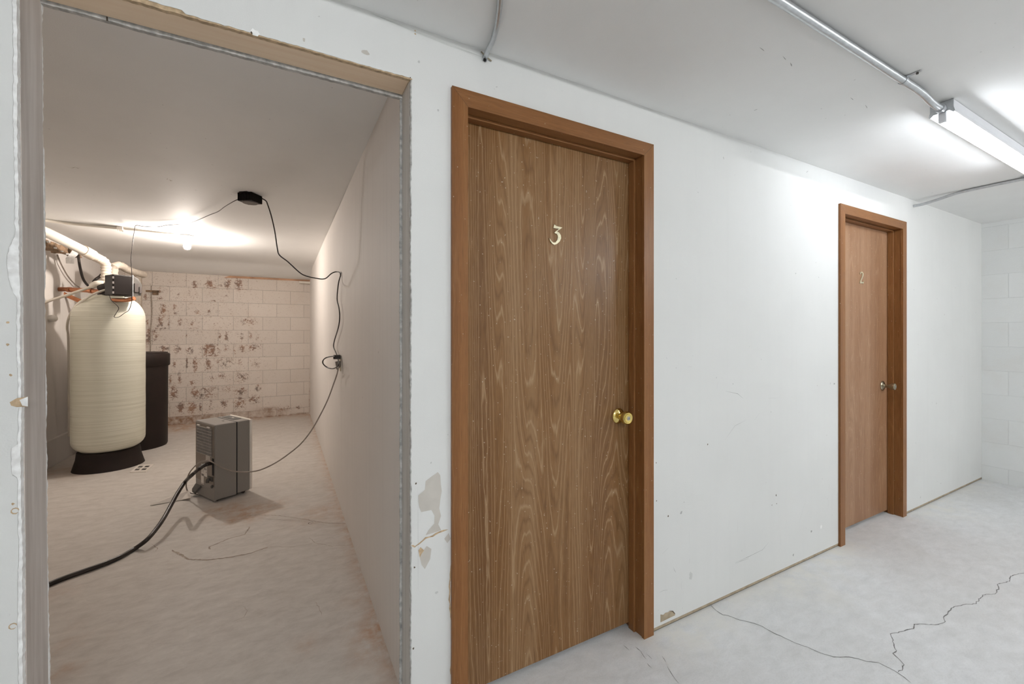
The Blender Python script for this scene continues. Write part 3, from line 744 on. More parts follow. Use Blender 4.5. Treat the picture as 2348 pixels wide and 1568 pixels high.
def f_base(c):
    k = sm(-c.x, -0.25, 0.05)
    v = sm(0.118 - c.z, 0, 0.012) * (0.55 + 0.45 * sm(-c.x, 0.6, 1.2)) * k
    v = max(v, 0.9 * sm(.035 - c.z, 0, .02))
    # an unpainted patch of the low course near the right
    p = onY(300 + 1300 / 4.125, 600 + 1405 / 4.125, YE); v = max(v, .9 * math.exp(-(((c.x - p.x) / .16) ** 2 + ((c.z - p.z) / .05) ** 4)))
    v = max(v, 0.8 * math.exp(-((XR - c.x) / .012) ** 2) * sm(.9 - c.z, 0, .5))
    return v
vattr(bw, 'rust', f_sp); vattr(bw, 'base', f_base)
# stained board where the ceiling meets the block wall
b = MB()
zt0, zb0 = 2.150, 2.128
pts = [onY(300 + x / 4.125, 600 + y / 4.125, YE - .012) for x, y in ((880,150),(1100,160),(1300,168),(1500,177),(1590,182),(1700,190),(1700,90),(1500,80),(1250,72),(1050,95))]
b.prism(pts, (0, .011, 0), M['orange_stain'])
b.build('trim_4', **S('orange-stained board along the top right of the rusted block wall', 'trim board'))
# boxed pilaster in the far left corner
b = MB(); p0 = onY(311, 640, YE - .06); p1 = onY(323, 640, YE - .06)
b.box((p0.x, YE - .06, 0), (p1.x, YE, 2.16), M['wrap']); b.build('trim_5', bevel=.004, **S('narrow boxed plaster strip in the far left corner by the block wall', 'trim'))

# ------------------------------------------------------------------ strip lights
def strip_light(x0, y, tube_mat, label, length=1.22, group=None):
    r = empty('strip_light', (x0 + length / 2, y, CZ), 0, **T(label, 'ceiling light'))
    if group: r['group'] = group
    x1 = x0 + length; hb = .046; hw = .035; fl = .039
    b = MB()   # body: channel with sloping reflector wings
    z1 = CZ - .0012; z0 = z1 - hb
    pr = [(y - hw, z1), (y + hw, z1), (y + hw, z1 - .032), (y + fl, z0 - .002), (y + fl - .002, z0 - .005), (y + .022, z0 + .006), (y - .022, z0 + .006), (y - fl + .002, z0 - .005), (y - fl, z0 - .002), (y - hw, z1 - .032)]
    b.prism([Vector((x0 + .004, a, z)) for a, z in pr], (length - .008, 0, 0), M['white_enamel'])
    b.build('housing', r, .001)
    for xx in (x0, x1 - .004):
        b = MB(); b.prism([Vector((xx, a, z)) for a, z in [(y - hw - .001, z1), (y + hw + .001, z1), (y + hw + .001, z1 - .032), (y + fl + .001, z0 - .003), (y + fl - .004, z0 - .008), (y + .024, z0 + .003), (y - .024, z0 + .003), (y - fl + .004, z0 - .008), (y - fl - .001, z0 - .003), (y - hw - .001, z1 - .032)]], (.004, 0, 0), M['steel'])
        b.build('end_plate', r, .0006)
    for xx, s_ in ((x0 + .006, 1), (x1 - .020, 1)):
        b = MB(); b.box((xx, y - .013, z0 - .036), (xx + .014, y + .013, z0 + .006), M['white_enamel']); b.build('lamp_socket', r, .004)
    b = MB(); b.lathe([(.012, 0), (.019, .004), (.019, length - .058), (.012, length - .054)], tube_mat, 24, rot_to((1, 0, 0), (x0 + .022, y, z0 - .020)))
    b.build('fluorescent_tube', r)
    return r
FX, FY = 2.415, 0.700
strip_light(FX, FY, M['tube'], 'white fluorescent strip light glowing on the corridor ceiling at the end of the long conduit')
strip_light(-0.65, -1.35, M['tube_fill'], 'added fill strip light behind the viewer, out of view, nearer the left end', group='added fill lights behind the viewer')  # this and the next are unseen, added to even out the corridor light
strip_light(3.25, -1.25, M['tube_fill'], 'added fill strip light behind the viewer, out of view, nearer the right end', group='added fill lights behind the viewer')

# conduit along the ceiling to the strip light
CR = .0125
b = MB(); zc1 = CZ - CR - .001
p_end = Vector((FX - .006, FY, CZ - .030))
b.tube([(-1.2, FY, zc1), (0.5, FY, zc1), (2.10, FY, zc1)], CR, M['steel'], 16, 1)
b.tube([(2.10, FY, zc1), (2.17, FY, zc1), (2.24, FY, zc1 - .004), (2.31, FY, zc1 - .014), (2.36, FY, CZ - .030), p_end], CR, M['steel'], 16, 6)
cond = b.build('conduit', **T('long straight steel conduit on the corridor ceiling running to the strip light', 'conduit'))
b = MB(); b.tube([(2.392, FY, CZ - .030), (2.412, FY, CZ - .030)], CR + .005, M['steel'], 20, 1); b.build('connector', cond)
b = MB(); b.tube([(2.045, FY, zc1), (2.062, FY, zc1)], CR + .0022, M['steel'], 20, 1)
b.box((2.047, FY - .050, CZ - .004), (2.060, FY - .008, CZ - .0015), M['steel']); b.tube([(2.053, FY - .040, CZ - .010), (2.053, FY - .040, CZ)], .004, M['dark_grey'], 8, 1)
b.build('strap', cond)
# second conduit, from the wall by door 2 across the ceiling
xw = 4.025; r2 = .0095
b = MB(); zz2 = CZ - r2 - .001
b.tube([(xw, D - .001, 2.212), (xw, D - .06, 2.214), (xw, D - .14, 2.226), (xw, D - .22, zz2 - .004), (xw, D - .32, zz2), (xw, D - .60, zz2), (xw, 0.2, zz2), (xw, -0.9, zz2)], r2, M['steel'], 14, 6)
c2o = b.build('conduit', **T('thin bent steel conduit leaving the wall above and right of door 2', 'conduit'))
b = MB(); b.tube([(xw, .800, zz2), (xw, .785, zz2)], r2 + .002, M['steel'], 16, 1); b.box((xw - .045, .787, CZ - .004), (xw, .800, CZ - .0015), M['steel']); b.build('strap', c2o)
# flexible armoured cable near the opening
a0 = onY(1113, 131, D - .006); 
b = MB(); b.tube([a0, onZ(1120, 112, CZ - .022), onZ(1130, 92, CZ - .018), onZ(1140, 55, CZ - .016), onZ(1144, 25, CZ - .010), onZ(1146, 0, CZ - .0095), onZ(1148, -40, CZ - .0095), onZ(1149, -75, CZ - .007), onZ(1150, -95, CZ + .004)], .0085, M['steel'], 12, 6, ridges=.0075)
fx = b.build('armoured_cable', **T('ridged flexible steel cable coming down from the ceiling onto the wall above the doors', 'cable'))
b = MB(); b.tube([a0 + Vector((0, .004, .002)), a0 + Vector((-.003, .0, -.010))], .0095, M['steel'], 12, 1)
b.tube([a0 + Vector((-.014, .003, .016)), a0 + Vector((.0, -.004, .0)), a0 + Vector((.024, .003, -.004))], .0022, M['brass_old'], 8, 2)
b.tube([a0 + Vector((-.003, -.002, -.011)), a0 + Vector((-.0035, -.0025, -.0135))], .0055, M['void'], 12, 1)
b.build('clamp', fx, label='old brass clamp with a dark open end')

# ------------------------------------------------------------------ store room ceiling lamp
BL_ = Vector((-.835, 5.20, 0)); 
zcl = zc(BL_.x, BL_.y)
lamp = empty('ceiling_lamp', (BL_.x, BL_.y, zcl), 0, **T('bare lit bulb in a porcelain holder on the store room ceiling', 'lamp'))
b = MB(); b.lathe([(.055, zcl - .001), (.057, zcl - .012), (.045, zcl - .026), (.026, zcl - .040), (.022, zcl - .050)][::-1], M['porcelain'], 32, Matrix.Translation((BL_.x, BL_.y, 0))); b.build('lampholder', lamp)
b = MB(); b.lathe([(.006, zcl - .142), (.018, zcl - .138), (.027, zcl - .126), (.0305, zcl - .110), (.028, zcl - .092), (.020, zcl - .074), (.0145, zcl - .060), (.0135, zcl - .049)], M['bulb'], 28, Matrix.Translation((BL_.x, BL_.y, 0))); b.build('bulb', lamp)
# surface conduit to the lamp
b = MB(); y5 = 5.07
for k, (dx, rr) in enumerate(((0, .010), (.030, .0075))):
    b.tube([(-1.96, y5 - .20 + dx, CZ - .012), (-1.85, y5 - .12 + dx, CZ - .013), (-1.66, y5 - .02 + dx, CZ - .013), (-1.3, y5 + .0 + dx, CZ - .013), (-1.0, y5 + .05 + dx, CZ - .013), (-.90, y5 + .11, CZ - .013)], rr, M['pvc'], 10, 5)
cc_ = b.build('ceiling_conduit', **T('pair of pale pipes clipped on the store room ceiling leading to the bare bulb', 'conduit'))
b = MB(); p = Vector((-1.30, y5 + .015, CZ - .014)); b.box(p - Vector((.02, .045, .016)), p + Vector((.02, .045, .011)), M['pvc'])
b.box(p - Vector((.015, .035, .028)), p + Vector((-.010, -.028, -.01)), M['pvc']); b.box(p + Vector((.010, .0, -.028)), p + Vector((.015, .006, -.01)), M['pvc']); b.build('clip', cc_)

# ------------------------------------------------------------------ water softener
TC = onT(251, 763, 4.12); tx, ty = TC.x, TC.y
soft = empty('water_softener', (tx, ty, 0), 0, **T('tall cream fibreglass water softener tank on a black base, control valve on top', 'water softener'))
RT = .267
b = MB(); prof = []
for i in range(9):
    a = math.pi / 2 * i / 8; prof.append((max(.02, RT * math.sin(a) ** .75), .27 - .13 * math.cos(a)))
prof += [(RT + .001 * (i % 2), .27 + (1.43 - .27) * i / 10) for i in range(1, 11)]
for i in range(1, 13):
    a = math.pi / 2 * i / 12; prof.append((max(.05, RT * math.cos(a) ** .8), 1.43 + .235 * math.sin(a)))
b.lathe(prof, M['fibreglass'], 72, Matrix.Translation((tx, ty, 0))); b.build('tank', soft)
b = MB(); b.lathe([(.262, 0), (.258, .012), (.235, .10), (.228, .165), (.215, .175)], M['black_plastic'], 56, Matrix.Translation((tx, ty, 0))); b.build('tank_base', soft)
b = MB(); b.lathe([(.07, 1.655), (.085, 1.66), (.085, 1.675), (.06, 1.68), (.055, 1.72), (.05, 1.75)], M['black_plastic'], 32, Matrix.Translation((tx, ty, 0)))
b.build('valve_collar', soft)
HD = onT(283, 656, 3.98)
ax = Matrix.Translation(HD) @ Matrix.Rotation(math.radians(36), 4, 'Z')
valve = MB(); valve.box((-.100, -.055, -.092), (.045, .10, .098), M['black_box'], ax)
v = valve.build('control_valve', soft, .008)
b = MB(); b.box((.045, -.056, -.098), (.053, .10, .106), M['steel'], ax); b.build('bezel', v, .001)
b = MB(); b.prism([ax @ Vector(p) for p in ((.053, -.05, -.09), (.115, -.045, -.085), (.125, -.045, .02), (.095, -.045, .08), (.053, -.05, .10))], ax.to_3x3() @ Vector((0, .13, 0)), M['dark_grey'])
b.build('display_housing', v, .003)
b = MB(); b.box((.062, -.058, -.05), (.092, -.045, .03), M['lens'], ax); b.box((.100, -.056, -.06), (.118, -.043, .0), M['lens'], ax); b.build('display_window', v)
for k in range(5):
    pass
for k in range(4):
    b = MB(); b.box((-.1015, -.052, -.080 + .046 * k), (-.090, -.0565, -.060 + .046 * k), M['keysteel'], ax); b.build('hinge_clip', v)
b = MB(); b.tube([onT(243, 690, 4.02), onT(262, 688, 4.0), onT(290, 688, 3.98), onT(308, 684, 3.98)], .019, M['copper'], 12, 4)
b.tube([onT(232, 684, 4.05), onT(250, 676, 4.04)], .028, M['black_plastic'], 12, 1)
b.tube([onT(232, 660, 4.10), onT(250, 655, 4.05)], .034, M['black_plastic'], 12, 1)
b.build('bypass_fitting', soft, label='copper and black bypass fitting')
# white hose looping down over the dome into the drain: part of the softener
b = MB(); b.tube([onT(250, 664, 4.02), onT(236, 666, 3.98), onT(213, 675, 3.93), onT(190, 690, 3.90), onT(170, 706, 3.92), onT(158, 728, 3.98), onT(154, 752, 4.05), onT(157, 790, 4.2), onT(158, 1000, 4.30)], .0095, M['pvc'], 10, 6); b.build('brine_hose', soft, label='thin white hose over the tank dome')
b = MB(); b.tube([onT(60, 714, 4.0), onT(107, 692, 4.02), onT(150, 678, 4.05), onT(190, 664, 4.08), onT(215, 655, 4.10), onT(232, 651, 4.12), onT(243, 656, 4.12)], .0125, M['pvc'], 10, 6)
b.tube([onT(212, 655, 4.10), onT(222, 650, 4.08), onT(236, 650, 4.10)], .028, M['pvc'], 12, 4); b.build('drain_hose', soft, label='thick white hose running left')

# brine tank
bx = onT(309, 763, 4.80)
br = empty('brine_tank', (bx.x, bx.y, 0), 0, **T('round dark brown-black brine tank with a lid, standing behind the cream tank', 'brine tank'))
b = MB(); b.lathe([(.285, 0), (.292, .02), (.296, .9), (.298, .98)], M['black_plastic'], 56, Matrix.Translation((bx.x, bx.y, 0))); b.build('tank_body', br)
b = MB(); b.lathe([(.305, .915), (.313, .925), (.313, 1.045), (.306, 1.055), (.295, 1.058), (.290, 1.070), (.1, 1.075)], M['black_plastic'], 56, Matrix.Translation((bx.x, bx.y, 0))); b.build('lid', br)

# pipes in the corner above the tank
b = MB(); q0_ = Vector((-1.94, 4.80, 2.218)); q1 = onT(197, 577, 3.98); q2 = onT(243, 602, 4.22); q3 = onT(243, 655, 4.22)
b.tube([q0_, onT(107, 533, 3.62), q1], .042, M['pvc'], 20, 1)
pv = b.build('drain_pipe', **T('fat white plastic pipe slanting under the ceiling and turning down to the softener valve', 'pipe'))
b = MB(); b.tube([q1 - (q1 - onT(107, 533, 3.62)).normalized() * .03, q1, q1.lerp(q2, .3)], .050, M['wrap'], 20, 1)
b.tube([q1, q1.lerp(q2, .5), q2 + (q1 - q2) * .12, q2 + Vector((0, 0, -.035)), q3.lerp(q2, .5), q3], .043, M['wrap'], 20, 5, ridges=.03); b.build('wrapping', pv, label='tape wrapped section and elbow')
b = MB(); b.tube([onT(258, 690, 4.5), onT(260, 650, 4.5), onT(261, 618, 4.5), onT(266, 608, 4.5), onT(280, 610, 4.6), onT(294, 619, 4.75), onT(330, 630, 5.2)], .040, M['wrap'], 18, 5, ridges=.05)
b.build('wrapped_pipe', **T('second wrapped pipe bending behind the softener valve towards the back wall', 'pipe'))
b = MB(); b.tube([onT(252, 671, 4.16), onT(215, 667, 4.22), onT(170, 664, 4.26), onT(140, 663, 4.28), onT(131, 664, 4.29), onT(134, 668, 4.36), onT(160, 680, 4.42), onT(195, 695, 4.46), onT(215, 703, 4.5)], .0215, M['copper'], 14, 4)
b.tube([onT(156, 664, 4.27), onT(163, 664, 4.265)], .026, M['copper'], 14, 1); b.tube([onT(205, 666, 4.23), onT(213, 667, 4.22)], .026, M['copper'], 14, 1)
b.build('copper_pipe', **T('dull copper pipe doubling back beside the top of the cream tank', 'pipe'))
b = MB(); b.tube([onT(178, 572, 4.15), onT(180, 590, 4.2), onT(184, 615, 4.22), onT(191, 640, 4.22), onT(203, 656, 4.2), onT(212, 660, 4.18)], .011, M['cord'], 10, 6)
b.build('black_tube', **T('black rubber tube hanging from the broken ceiling edge to the copper pipe', 'tube'))
b = MB(); b.tube([onX(131, 583, XL + .02), onX(140, 605, XL + .03), onX(155, 632, XL + .03), onX(170, 650, XL + .03), onX(182, 659, XL + .04)], .006, M['grey_cord'], 8, 6)
b.build('wire', **T('thin grey wire slanting down the left store room wall', 'wire'))
b = MB(); b.tube([onT(238, 622, 4.3), onT(230, 633, 4.3), onT(220, 640, 4.28), onT(215, 646, 4.25)], .014, M['cord'], 10, 5); b.build('black_elbow', **T('short black elbow tube behind the wrapped pipe', 'tube'))
# broken ceiling edge with rotten wood
rr_ = random.Random(5)
b = MB(); p0 = Vector((-1.99, 4.75, 2.16)); p1 = onT(182, 590, 4.25); dirv = (p1 - p0); nseg = 26
side = dirv.cross(EZ).normalized()
top_, bot_ = [], []
for i in range(nseg + 1):
    c = p0.lerp(p1, i / nseg); top_.append(c + Vector((0, 0, .045 + rr_.uniform(-.008, .01)))); bot_.append(c + Vector((0, 0, -.035 * math.sin(math.pi * (i + 2) / (nseg + 3)) * rr_.uniform(.6, 1.5))) + side * rr_.uniform(0, .03))
th = -side * .06
allv = top_ + bot_ + [p + th for p in top_] + [p + th for p in bot_]; k = nseg + 1
b.add(allv, [(i, i+1, k+i+1, k+i) for i in range(nseg)] + [(2*k+i, 3*k+i, 3*k+i+1, 2*k+i+1) for i in range(nseg)] + [(k+i, k+i+1, 3*k+i+1, 3*k+i) for i in range(nseg)] + [(i, 2*k+i, 2*k+i+1, i+1) for i in range(nseg)] + [(0, k, 3*k, 2*k), (nseg, 2*k+nseg, 3*k+nseg, k+nseg)], M['rot'])
rw = b.build('broken_plank', **T('ragged rotten wooden plank under the fat white pipe in the corner', 'plank'))
for i in range(9):
    c = p0.lerp(p1, .25 + .72 * i / 9) + side * .02 + Vector((0, 0, rr_.uniform(-.03, .02)))
    b = MB(); b.box(c - Vector((.012, .012, .008)) * rr_.uniform(.5, 1.2), c + Vector((.008, .008, .006)), M['gypsum']); b.build('plaster_flake', rw, label='loose white plaster flake')
b = MB(); s0 = [onT(170, 566, 4.12), onT(176, 574, 4.10), onT(168, 585, 4.10), onT(160, 592, 4.10), onT(161, 604, 4.10)]
L_ = []; R_ = []
for p in s0: L_.append(p - Vector((.03, .0, .0))); R_.append(p + Vector((.024, .012, .0)))
k = len(s0); b.add(L_ + R_, [(i, i+1, k+i+1, k+i) for i in range(k-1)], M['gypsum'])
o = b.build('torn_paper', open_=True, **T('torn white paper strip dangling beside the black rubber tube', 'paper strip')); m_ = o.modifiers.new('thick', 'SOLIDIFY'); m_.thickness = .002
# wire & bracket on the block wall
b = MB(); b.tube([onY(347, 655, YE - .012), onY(347, 690, YE - .012), onY(348, 720, YE - .012), onY(345, 760, YE - .012), onY(345, 800, YE - .02), onY(341, 825, YE - .03)], .006, M['crack_warm'], 8, 4)
b.build('rusty_wire', **T('rusty vertical wire hanging on the block wall above the black tank', 'wire'))
b = MB(); p = onY(335, 667, YE - .012); q = onY(365, 671, YE - .012); b.box((p.x, YE - .03, p.z - .012), (q.x, YE, p.z + .012), M['rot']); b.box((q.x - .07, YE - .03, q.z - .03), (q.x - .01, YE, q.z), M['rot'])
b.build('bracket', **T('small dark rusted bracket stuck on the block wall left side', 'bracket'))
b = MB(); p = onY(686, 647, YE - .05); q = onY(713, 647, YE - .05); b.tube([(p.x, YE - .05, p.z), (XR, YE - .05, p.z)], .020, M['pvc'], 16, 1); b.build('pipe_stub', **T('short white pipe stub high in the far right corner', 'pipe'))
# small fitting low on the left wall
b = MB(); p = onX(112, 730, XL); b.lathe([(.03, 0), (.035, .02), (.028, .05), (.015, .06)], M['porcelain'], 20, rot_to((1, 0, 0), p)); b.build('wall_fitting', **T('small round white fitting on the left store room wall beside the tank', 'fitting'))

# ------------------------------------------------------------------ power box, extension cord
PB_ = Vector((-.2025, 3.446, CZ))
box = empty('power_box', PB_, 0, **T('small black finned power box fixed on the store room ceiling', 'power box'))
Rz = Matrix.Translation((PB_.x, PB_.y, CZ - .002)) @ Matrix.Rotation(math.radians(54), 4, 'Z')
b = MB(); b.box((-.050, -.050, -.056), (.050, .050, 0), M['black_box'], Rz)
for k in range(9):
    x = -.050 + .0118 * k
    b.box((x, .049, -.056), (x + .005, .054, -.001), M['black_box'], Rz); b.box((-.054, x, -.056), (-.049, x + .005, -.001), M['black_box'], Rz)
    b.box((x, -.054, -.056), (x + .005, -.049, -.001), M['black_box'], Rz)
b.box((-.066, -.03, -.004), (-.05, .03, 0), M['black_box'], Rz); b.build('case', box, .001)
b = MB(); b.lathe([(.046, -.0615), (.048, -.059), (.048, -.055)], M['lens'], 32, Rz); b.build('round_cover', box, label='smoky round cover underneath')

yk = 3.40
ext = []
P0 = PB_ + Vector((.055, .012, -.010))
pl = [(609,460,3.45),(614,470,3.43),(622,495,3.41),(630,530,3.40),(636,570,3.40),(641,585,3.40),(660,600,3.40),(685,623,3.40),(700,632,3.40),(725,638,3.40),(745,639,3.40),(760,627,3.40),(772,623,3.39)]
ext = [P0] + [onY(*p[:2], p[2]) for p in pl]
hook = onX(781, 628, XR - .008); ext.append(hook)
for px, py in ((776,650),(773,685),(777,705),(779,725),(776,750),(767,780),(765,795),(770,808),(775,822)): ext.append(onX(px, py, XR - .022))
outc = onX(780, 830, XR)
for px, py, dx in ((776,826,.03),(778,835,.02)): pass
ext += [onX(776, 836, XR - .056), onX(771, 842, XR - .060), onX(762, 845, XR - .075), onX(750, 842, XR - .10), onX(741, 834, XR - .125), onX(741, 826, XR - .125), onX(748, 820, XR - .10), onX(760, 817, XR - .07), onX(768, 817, XR - .052)]
b = MB(); b.tube(ext, .0042, M['cord'], 8, 5)
exo = b.build('extension_cord', **T('black extension cord swagging from the ceiling box down to the wall outlet', 'cord'))
b = MB(); pz = onX(776, 818, XR - .02); b.box((XR - .055, pz.y - .014, pz.z - .016), (XR - .006, pz.y + .014, pz.z + .014), M['cord']); b.build('plug', exo, .004)
b = MB(); b.tube([hook + Vector((.008, 0, .004)), hook + Vector((-.004, 0, .006)), hook + Vector((-.006, 0, -.004))], .0016, M['steel'], 6, 3)
b.build('wall_hook', **T('tiny wire hook holding the black cord on the right store room wall', 'hook'))
ol = onX(781, 832, XR); 
outl = empty('wall_outlet', (XR, ol.y, ol.z), 0, **T('ivory duplex outlet plate on the right store room wall', 'outlet'))
b = MB(); b.box((XR - .006, ol.y - .036, ol.z - .058), (XR - .0002, ol.y + .036, ol.z + .058), M['ivory']); b.build('cover_plate', outl, .002)
for s_ in (-1, 1):
    b = MB(); b.box((XR - .0075, ol.y - .017, ol.z + s_ * .020 - .014), (XR - .0058, ol.y + .017, ol.z + s_ * .020 + .014), M['ivory']); b.build('socket', outl, .001)
# low-voltage wire from the box to the softener
wp = [PB_ + Vector((-.060, .0, -.040)), onZ(535, 462, CZ - .05), onZ(515, 474, CZ - .04), onZ(500, 485, CZ - .035), onZ(480, 493, CZ - .03), onZ(440, 510, CZ - .025), onZ(415, 514, CZ - .02), onZ(385, 516, CZ - .02), onZ(360, 520, CZ - .025), onZ(330, 519, CZ - .027), onZ(312, 517, CZ - .028)]
wp += [onT(309, 525, 3.80), onT(305, 550, 3.80), onT(301, 585, 3.81), onT(301, 610, 3.82), onT(303, 640, 3.83), onT(301, 665, 3.83), onT(302, 690, 3.84), onT(296, 710, 3.84), onT(285, 718, 3.84), onT(272, 727, 3.84), onT(262, 727, 3.84), onT(265, 720, 3.84), onT(272, 708, 3.84), onT(268, 700, 3.84), onT(255, 688, 3.86), onT(251, 675, 3.92), onT(252, 668, 4.0)]
b = MB(); b.tube(wp, .0026, M['cord'], 6, 5); b.build('thin_wire', **T('thin dark wire running from the black ceiling box down to the softener valve', 'wire'))

# ------------------------------------------------------------------ dehumidifier
A_ = Vector((-.454, 3.895, 0)); ang = math.radians(28.5)
dh = empty('dehumidifier', A_, ang, **T('grey portable dehumidifier with a white front standing on the store room floor', 'dehumidifier'))
bpy.context.view_layer.update()
Md = Matrix.Translation(A_) @ Matrix.Rotation(ang, 4, 'Z')
DW, DD, ZT, ZB = .350, .268, .592, .014
b = MB(); b.box((.0, 0, ZB + .004), (.150, DW, ZT), M['grey_plastic'], Md); b.build('rear_shell', dh, .008)
b = MB(); b.box((.148, .003, ZB + .006), (.156, DW - .003, ZT - .003), M['void'], Md); b.build('seam', dh)
b = MB(); b.box((.154, 0, ZB + .012), (.246, DW, ZT), M['grey_plastic'], Md); b.build('front_shell', dh, .007)
b = MB(); b.box((.244, -.002, ZB + .016), (.268, DW + .002, ZT + .004), M['white_plastic'], Md); b.build('front_panel', dh, .010, label='white front panel')
b = MB(); b.box((.170, .10, ZT - .001), (.228, .30, ZT + .003), M['dark_grey'], Md); b.box((.195, .17, ZT + .002), (.208, .20, ZT + .0055), M['label'], Md); b.box((.2, .23, ZT + .002), (.206, .235, ZT + .005), M['label'], Md)
b.build('control_panel', dh, .001)
b = MB(); b.prism([Md @ Vector(p) for p in ((.10, .11, ZT + .0002), (.10, .14, ZT + .0002), (.115, .125, ZT + .0002))], (0, 0, .0006), M['void']); b.build('top_marker', dh)
b = MB(); b.box((-.003, .016, .13), (.004, DW - .012, ZT - .012), M['grey_back'], Md); b.build('rear_panel', dh, .002)
g = MB(); ya, yb_, za, zb_ = .050, .300, .348, .556
g.box((-.004, ya, za), (-.0028, yb_, zb_), M['dark_grey'], Md)
for k in range(10): z = za + (zb_ - za) * k / 9; g.box((-.0105, ya - .006, z - .002), (-.0035, yb_ + .006, z + .002), M['grille'], Md)
for k in range(19): y = ya + (yb_ - ya) * k / 18; g.box((-.009, y - .0014, za), (-.004, y + .0014, zb_), M['grille'], Md)
g.build('intake_grille', dh)
for y in (.075, .25):
    b = MB(); b.box((-.012, y, zb_ + .004), (-.004, y + .045, zb_ + .012), M['label'], Md); b.build('grille_clip', dh, .001)
b = MB(); b.box((-.005, .016, .205), (-.0022, .044, .335), M['void'], Md); b.build('grip_slot', dh, .010)
lab = MB(); lab.box((-.0045, .080, .305), (-.0030, .150, .345), M['label'], Md)
lab.box((-.0045, .130, .175), (-.0030, .232, .262), M['label'], Md); lab.box((-.0045, .188, .105), (-.0030, .236, .180), M['label'], Md)
for y0, y1, z0, z1 in ((.140,.150,.225,.238),(.140,.147,.205,.215),(.160,.172,.225,.242),(.186,.226,.172,.188),(.192,.232,.110,.113),(.192,.232,.098,.101)): lab.box((-.0052, y0, z0), (-.0040, y1, z1), M['ink'], Md)
for k in range(6): lab.box((-.0052, .086, .312 + .0048 * k), (-.0040, .144, .3135 + .0048 * k), M['grey_cord'], Md)
for k in range(4): lab.box((-.0052, .182, .205 + .010 * k), (-.0040, .226, .2065 + .010 * k), M['grey_cord'], Md)
lab.build('rating_labels', dh, label='white paper rating labels')
b = MB(); b.tube([Md @ Vector((.0, .07, .175)), Md @ Vector((-.022, .07, .172)), Md @ Vector((-.026, .07, .150))], .012, M['dark_grey'], 12, 4); b.box((-.010, .03, .160), (-.002, .105, .190), M['dark_grey'], Md)
b.lathe([(.012, 0), (.013, .006), (.008, .010)], M['dark_grey'], 16, Md @ rot_to((-1, 0, 0), (-.002, .045, .118))); b.build('drain_port', dh, .001)
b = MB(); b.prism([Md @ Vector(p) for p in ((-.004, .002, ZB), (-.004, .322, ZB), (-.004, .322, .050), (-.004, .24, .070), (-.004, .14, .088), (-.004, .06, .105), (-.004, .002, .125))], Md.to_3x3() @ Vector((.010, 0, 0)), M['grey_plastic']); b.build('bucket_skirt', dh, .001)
b = MB(); b.prism([Md @ Vector(p) for p in ((-.034, .26, ZB + .010), (-.030, .335, ZB + .016), (-.002, .345, ZB + .05), (-.002, .24, ZB + .055), (-.02, .245, ZB + .035))], (0, 0, .02), M['dark_grey']); b.build('cord_boss', dh, .002)
for x, y in ((.03, .05), (.03, .30), (.215, .05), (.215, .30)):
    b = MB(); b.tube([Md @ Vector((x, y - .012, .0125)), Md @ Vector((x, y + .012, .0125))], .0125, M['rubber'], 18, 1); b.box((x - .01, y - .016, .014), (x + .01, y + .016, .026), M['rubber'], Md); b.build('caster', dh)
# power cord
def dpt(px, py, off):     # a point a little behind the rear panel plane
    n_ = Md.to_3x3() @ Vector((-1, 0, 0)); p0_ = A_ + n_ * off; d = ray(px, py); c0 = Vector((0, 0, H))
    t_ = (p0_ - c0).dot(n_) / d.dot(n_); return c0 + d * t_
pc = [dpt(455, 1134, .01), dpt(446, 1132, .03), dpt(437, 1130, .05), dpt(429, 1124, .06), dpt(427, 1108, .06), dpt(433, 1087, .055), dpt(443, 1073, .05), dpt(455, 1062, .05), dpt(466, 1057, .05), dpt(478, 1056, .05), dpt(490, 1061, .045)]
pc += [onT(505, 1070, 3.16), onT(530, 1079, 3.14), onT(555, 1082, 3.12), onT(578, 1081, 3.10), onT(600, 1076, 3.10), onT(630, 1062, 3.10), onT(660, 1042, 3.10), onT(690, 1017, 3.10), onT(715, 985, 3.11), onT(735, 950, 3.12), onT(752, 915, 3.12), onT(765, 880, 3.12), onT(772, 860, 3.12), onX(775, 848, XR - .035), onX(776, 841, XR - .03)]
b = MB(); b.tube(pc, .0047, M['grey_cord'], 8, 5); b.build('power_cord', dh, label='long grey power cord to the wall outlet')
b = MB(); pz = onX(777, 834, XR - .02); b.prism([(XR - .044, pz.y - .013, pz.z + .016), (XR - .007, pz.y - .013, pz.z + .020), (XR - .007, pz.y - .013, pz.z - .014), (XR - .024, pz.y - .013, pz.z - .040), (XR - .036, pz.y - .013, pz.z - .040)], (0, .026, 0), M['grey_back']); b.build('power_plug', dh, .002)
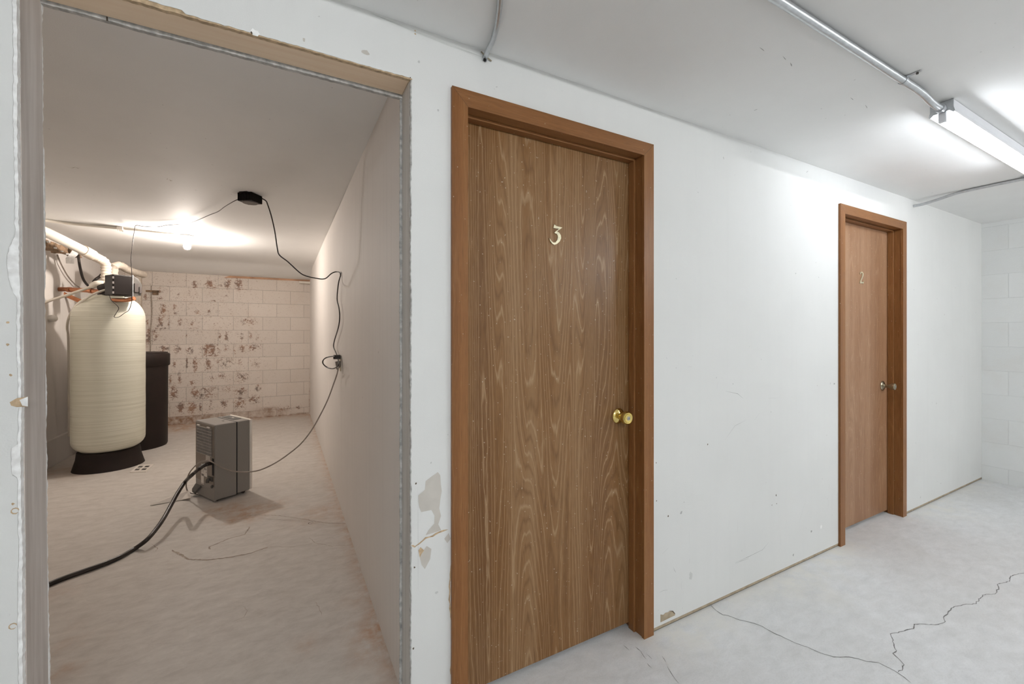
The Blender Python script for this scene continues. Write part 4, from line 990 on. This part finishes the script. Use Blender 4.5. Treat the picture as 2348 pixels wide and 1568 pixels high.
# hose
hp = [dpt(484, 1062, .004), dpt(476, 1064, .035), dpt(466, 1068, .07), dpt(455, 1076, .12), dpt(440, 1089, .20)]
hp += [onT(425, 1104, 3.08), onT(408, 1129, 2.97), onT(392, 1158, 2.83), onT(376, 1187, 2.71), onT(358, 1213, 2.62), onT(337, 1237, 2.54)]
for px, py in ((310, 1257), (275, 1277), (235, 1294), (190, 1310), (150, 1324), (118, 1337), (60, 1362), (-20, 1395)): hp.append(onZ(px, py, .0115))
b = MB(); b.tube(hp, .0125, M['rubber'], 14, 6)
hz = b.build('drain_hose', **T('thick black drain hose arching from the dehumidifier down to the floor at left', 'hose'))
b = MB(); b.tube(hp[:4], .0145, M['rubber'], 14, 6, ridges=.011); b.build('ribbed_sleeve', hz, label='ribbed hose sleeve')
# white loose panel behind the dehumidifier
b = MB(); pa = onZ(344, 1159, .004); pb = onT(415, 1147, 3.26); pcx = onT(438, 1141, 3.26); pd = onT(434, 1125, 3.33); pe = onT(398, 1136, 3.38)
b.prism([pa, pb, pcx, pd, pe], (0, 0, .004), M['white_plastic'])
b.build('loose_panel', bevel=.0006, **T('flat white plastic panel lying tilted on the floor behind the dehumidifier', 'panel'))
# floor drain plate by the tank
cs = [onZ(*p, 0) for p in ((296, 1084), (319, 1066), (352, 1065), (336, 1082))]
c0 = sum(cs, Vector()) / 4
ex_ = ((cs[3] - cs[0]) + (cs[2] - cs[1])) * .25; ey_ = ((cs[1] - cs[0]) + (cs[2] - cs[3])) * .25
dr = MB(); dr.prism([c0 - ex_ - ey_, c0 + ex_ - ey_, c0 + ex_ + ey_, c0 - ex_ + ey_], (0, 0, .005), M['white_plastic'])
dro = dr.build('floor_plate', bevel=.001, **T('small white square plate with four dark slots on the floor by the tank base', 'floor plate'))
dr = MB()
for i in (-1, 1):
    for j in (-1, 1):
        c = c0 + ex_ * .42 * i + ey_ * .36 * j + Vector((0, 0, .0052)); u_, v_ = ex_ * .27, ey_ * .20
        dr.prism([c - u_ - v_, c + u_ - v_, c + u_ + v_, c - u_ + v_], (0, 0, .0006), M['dark_grey'])
dr.build('slots', dro)
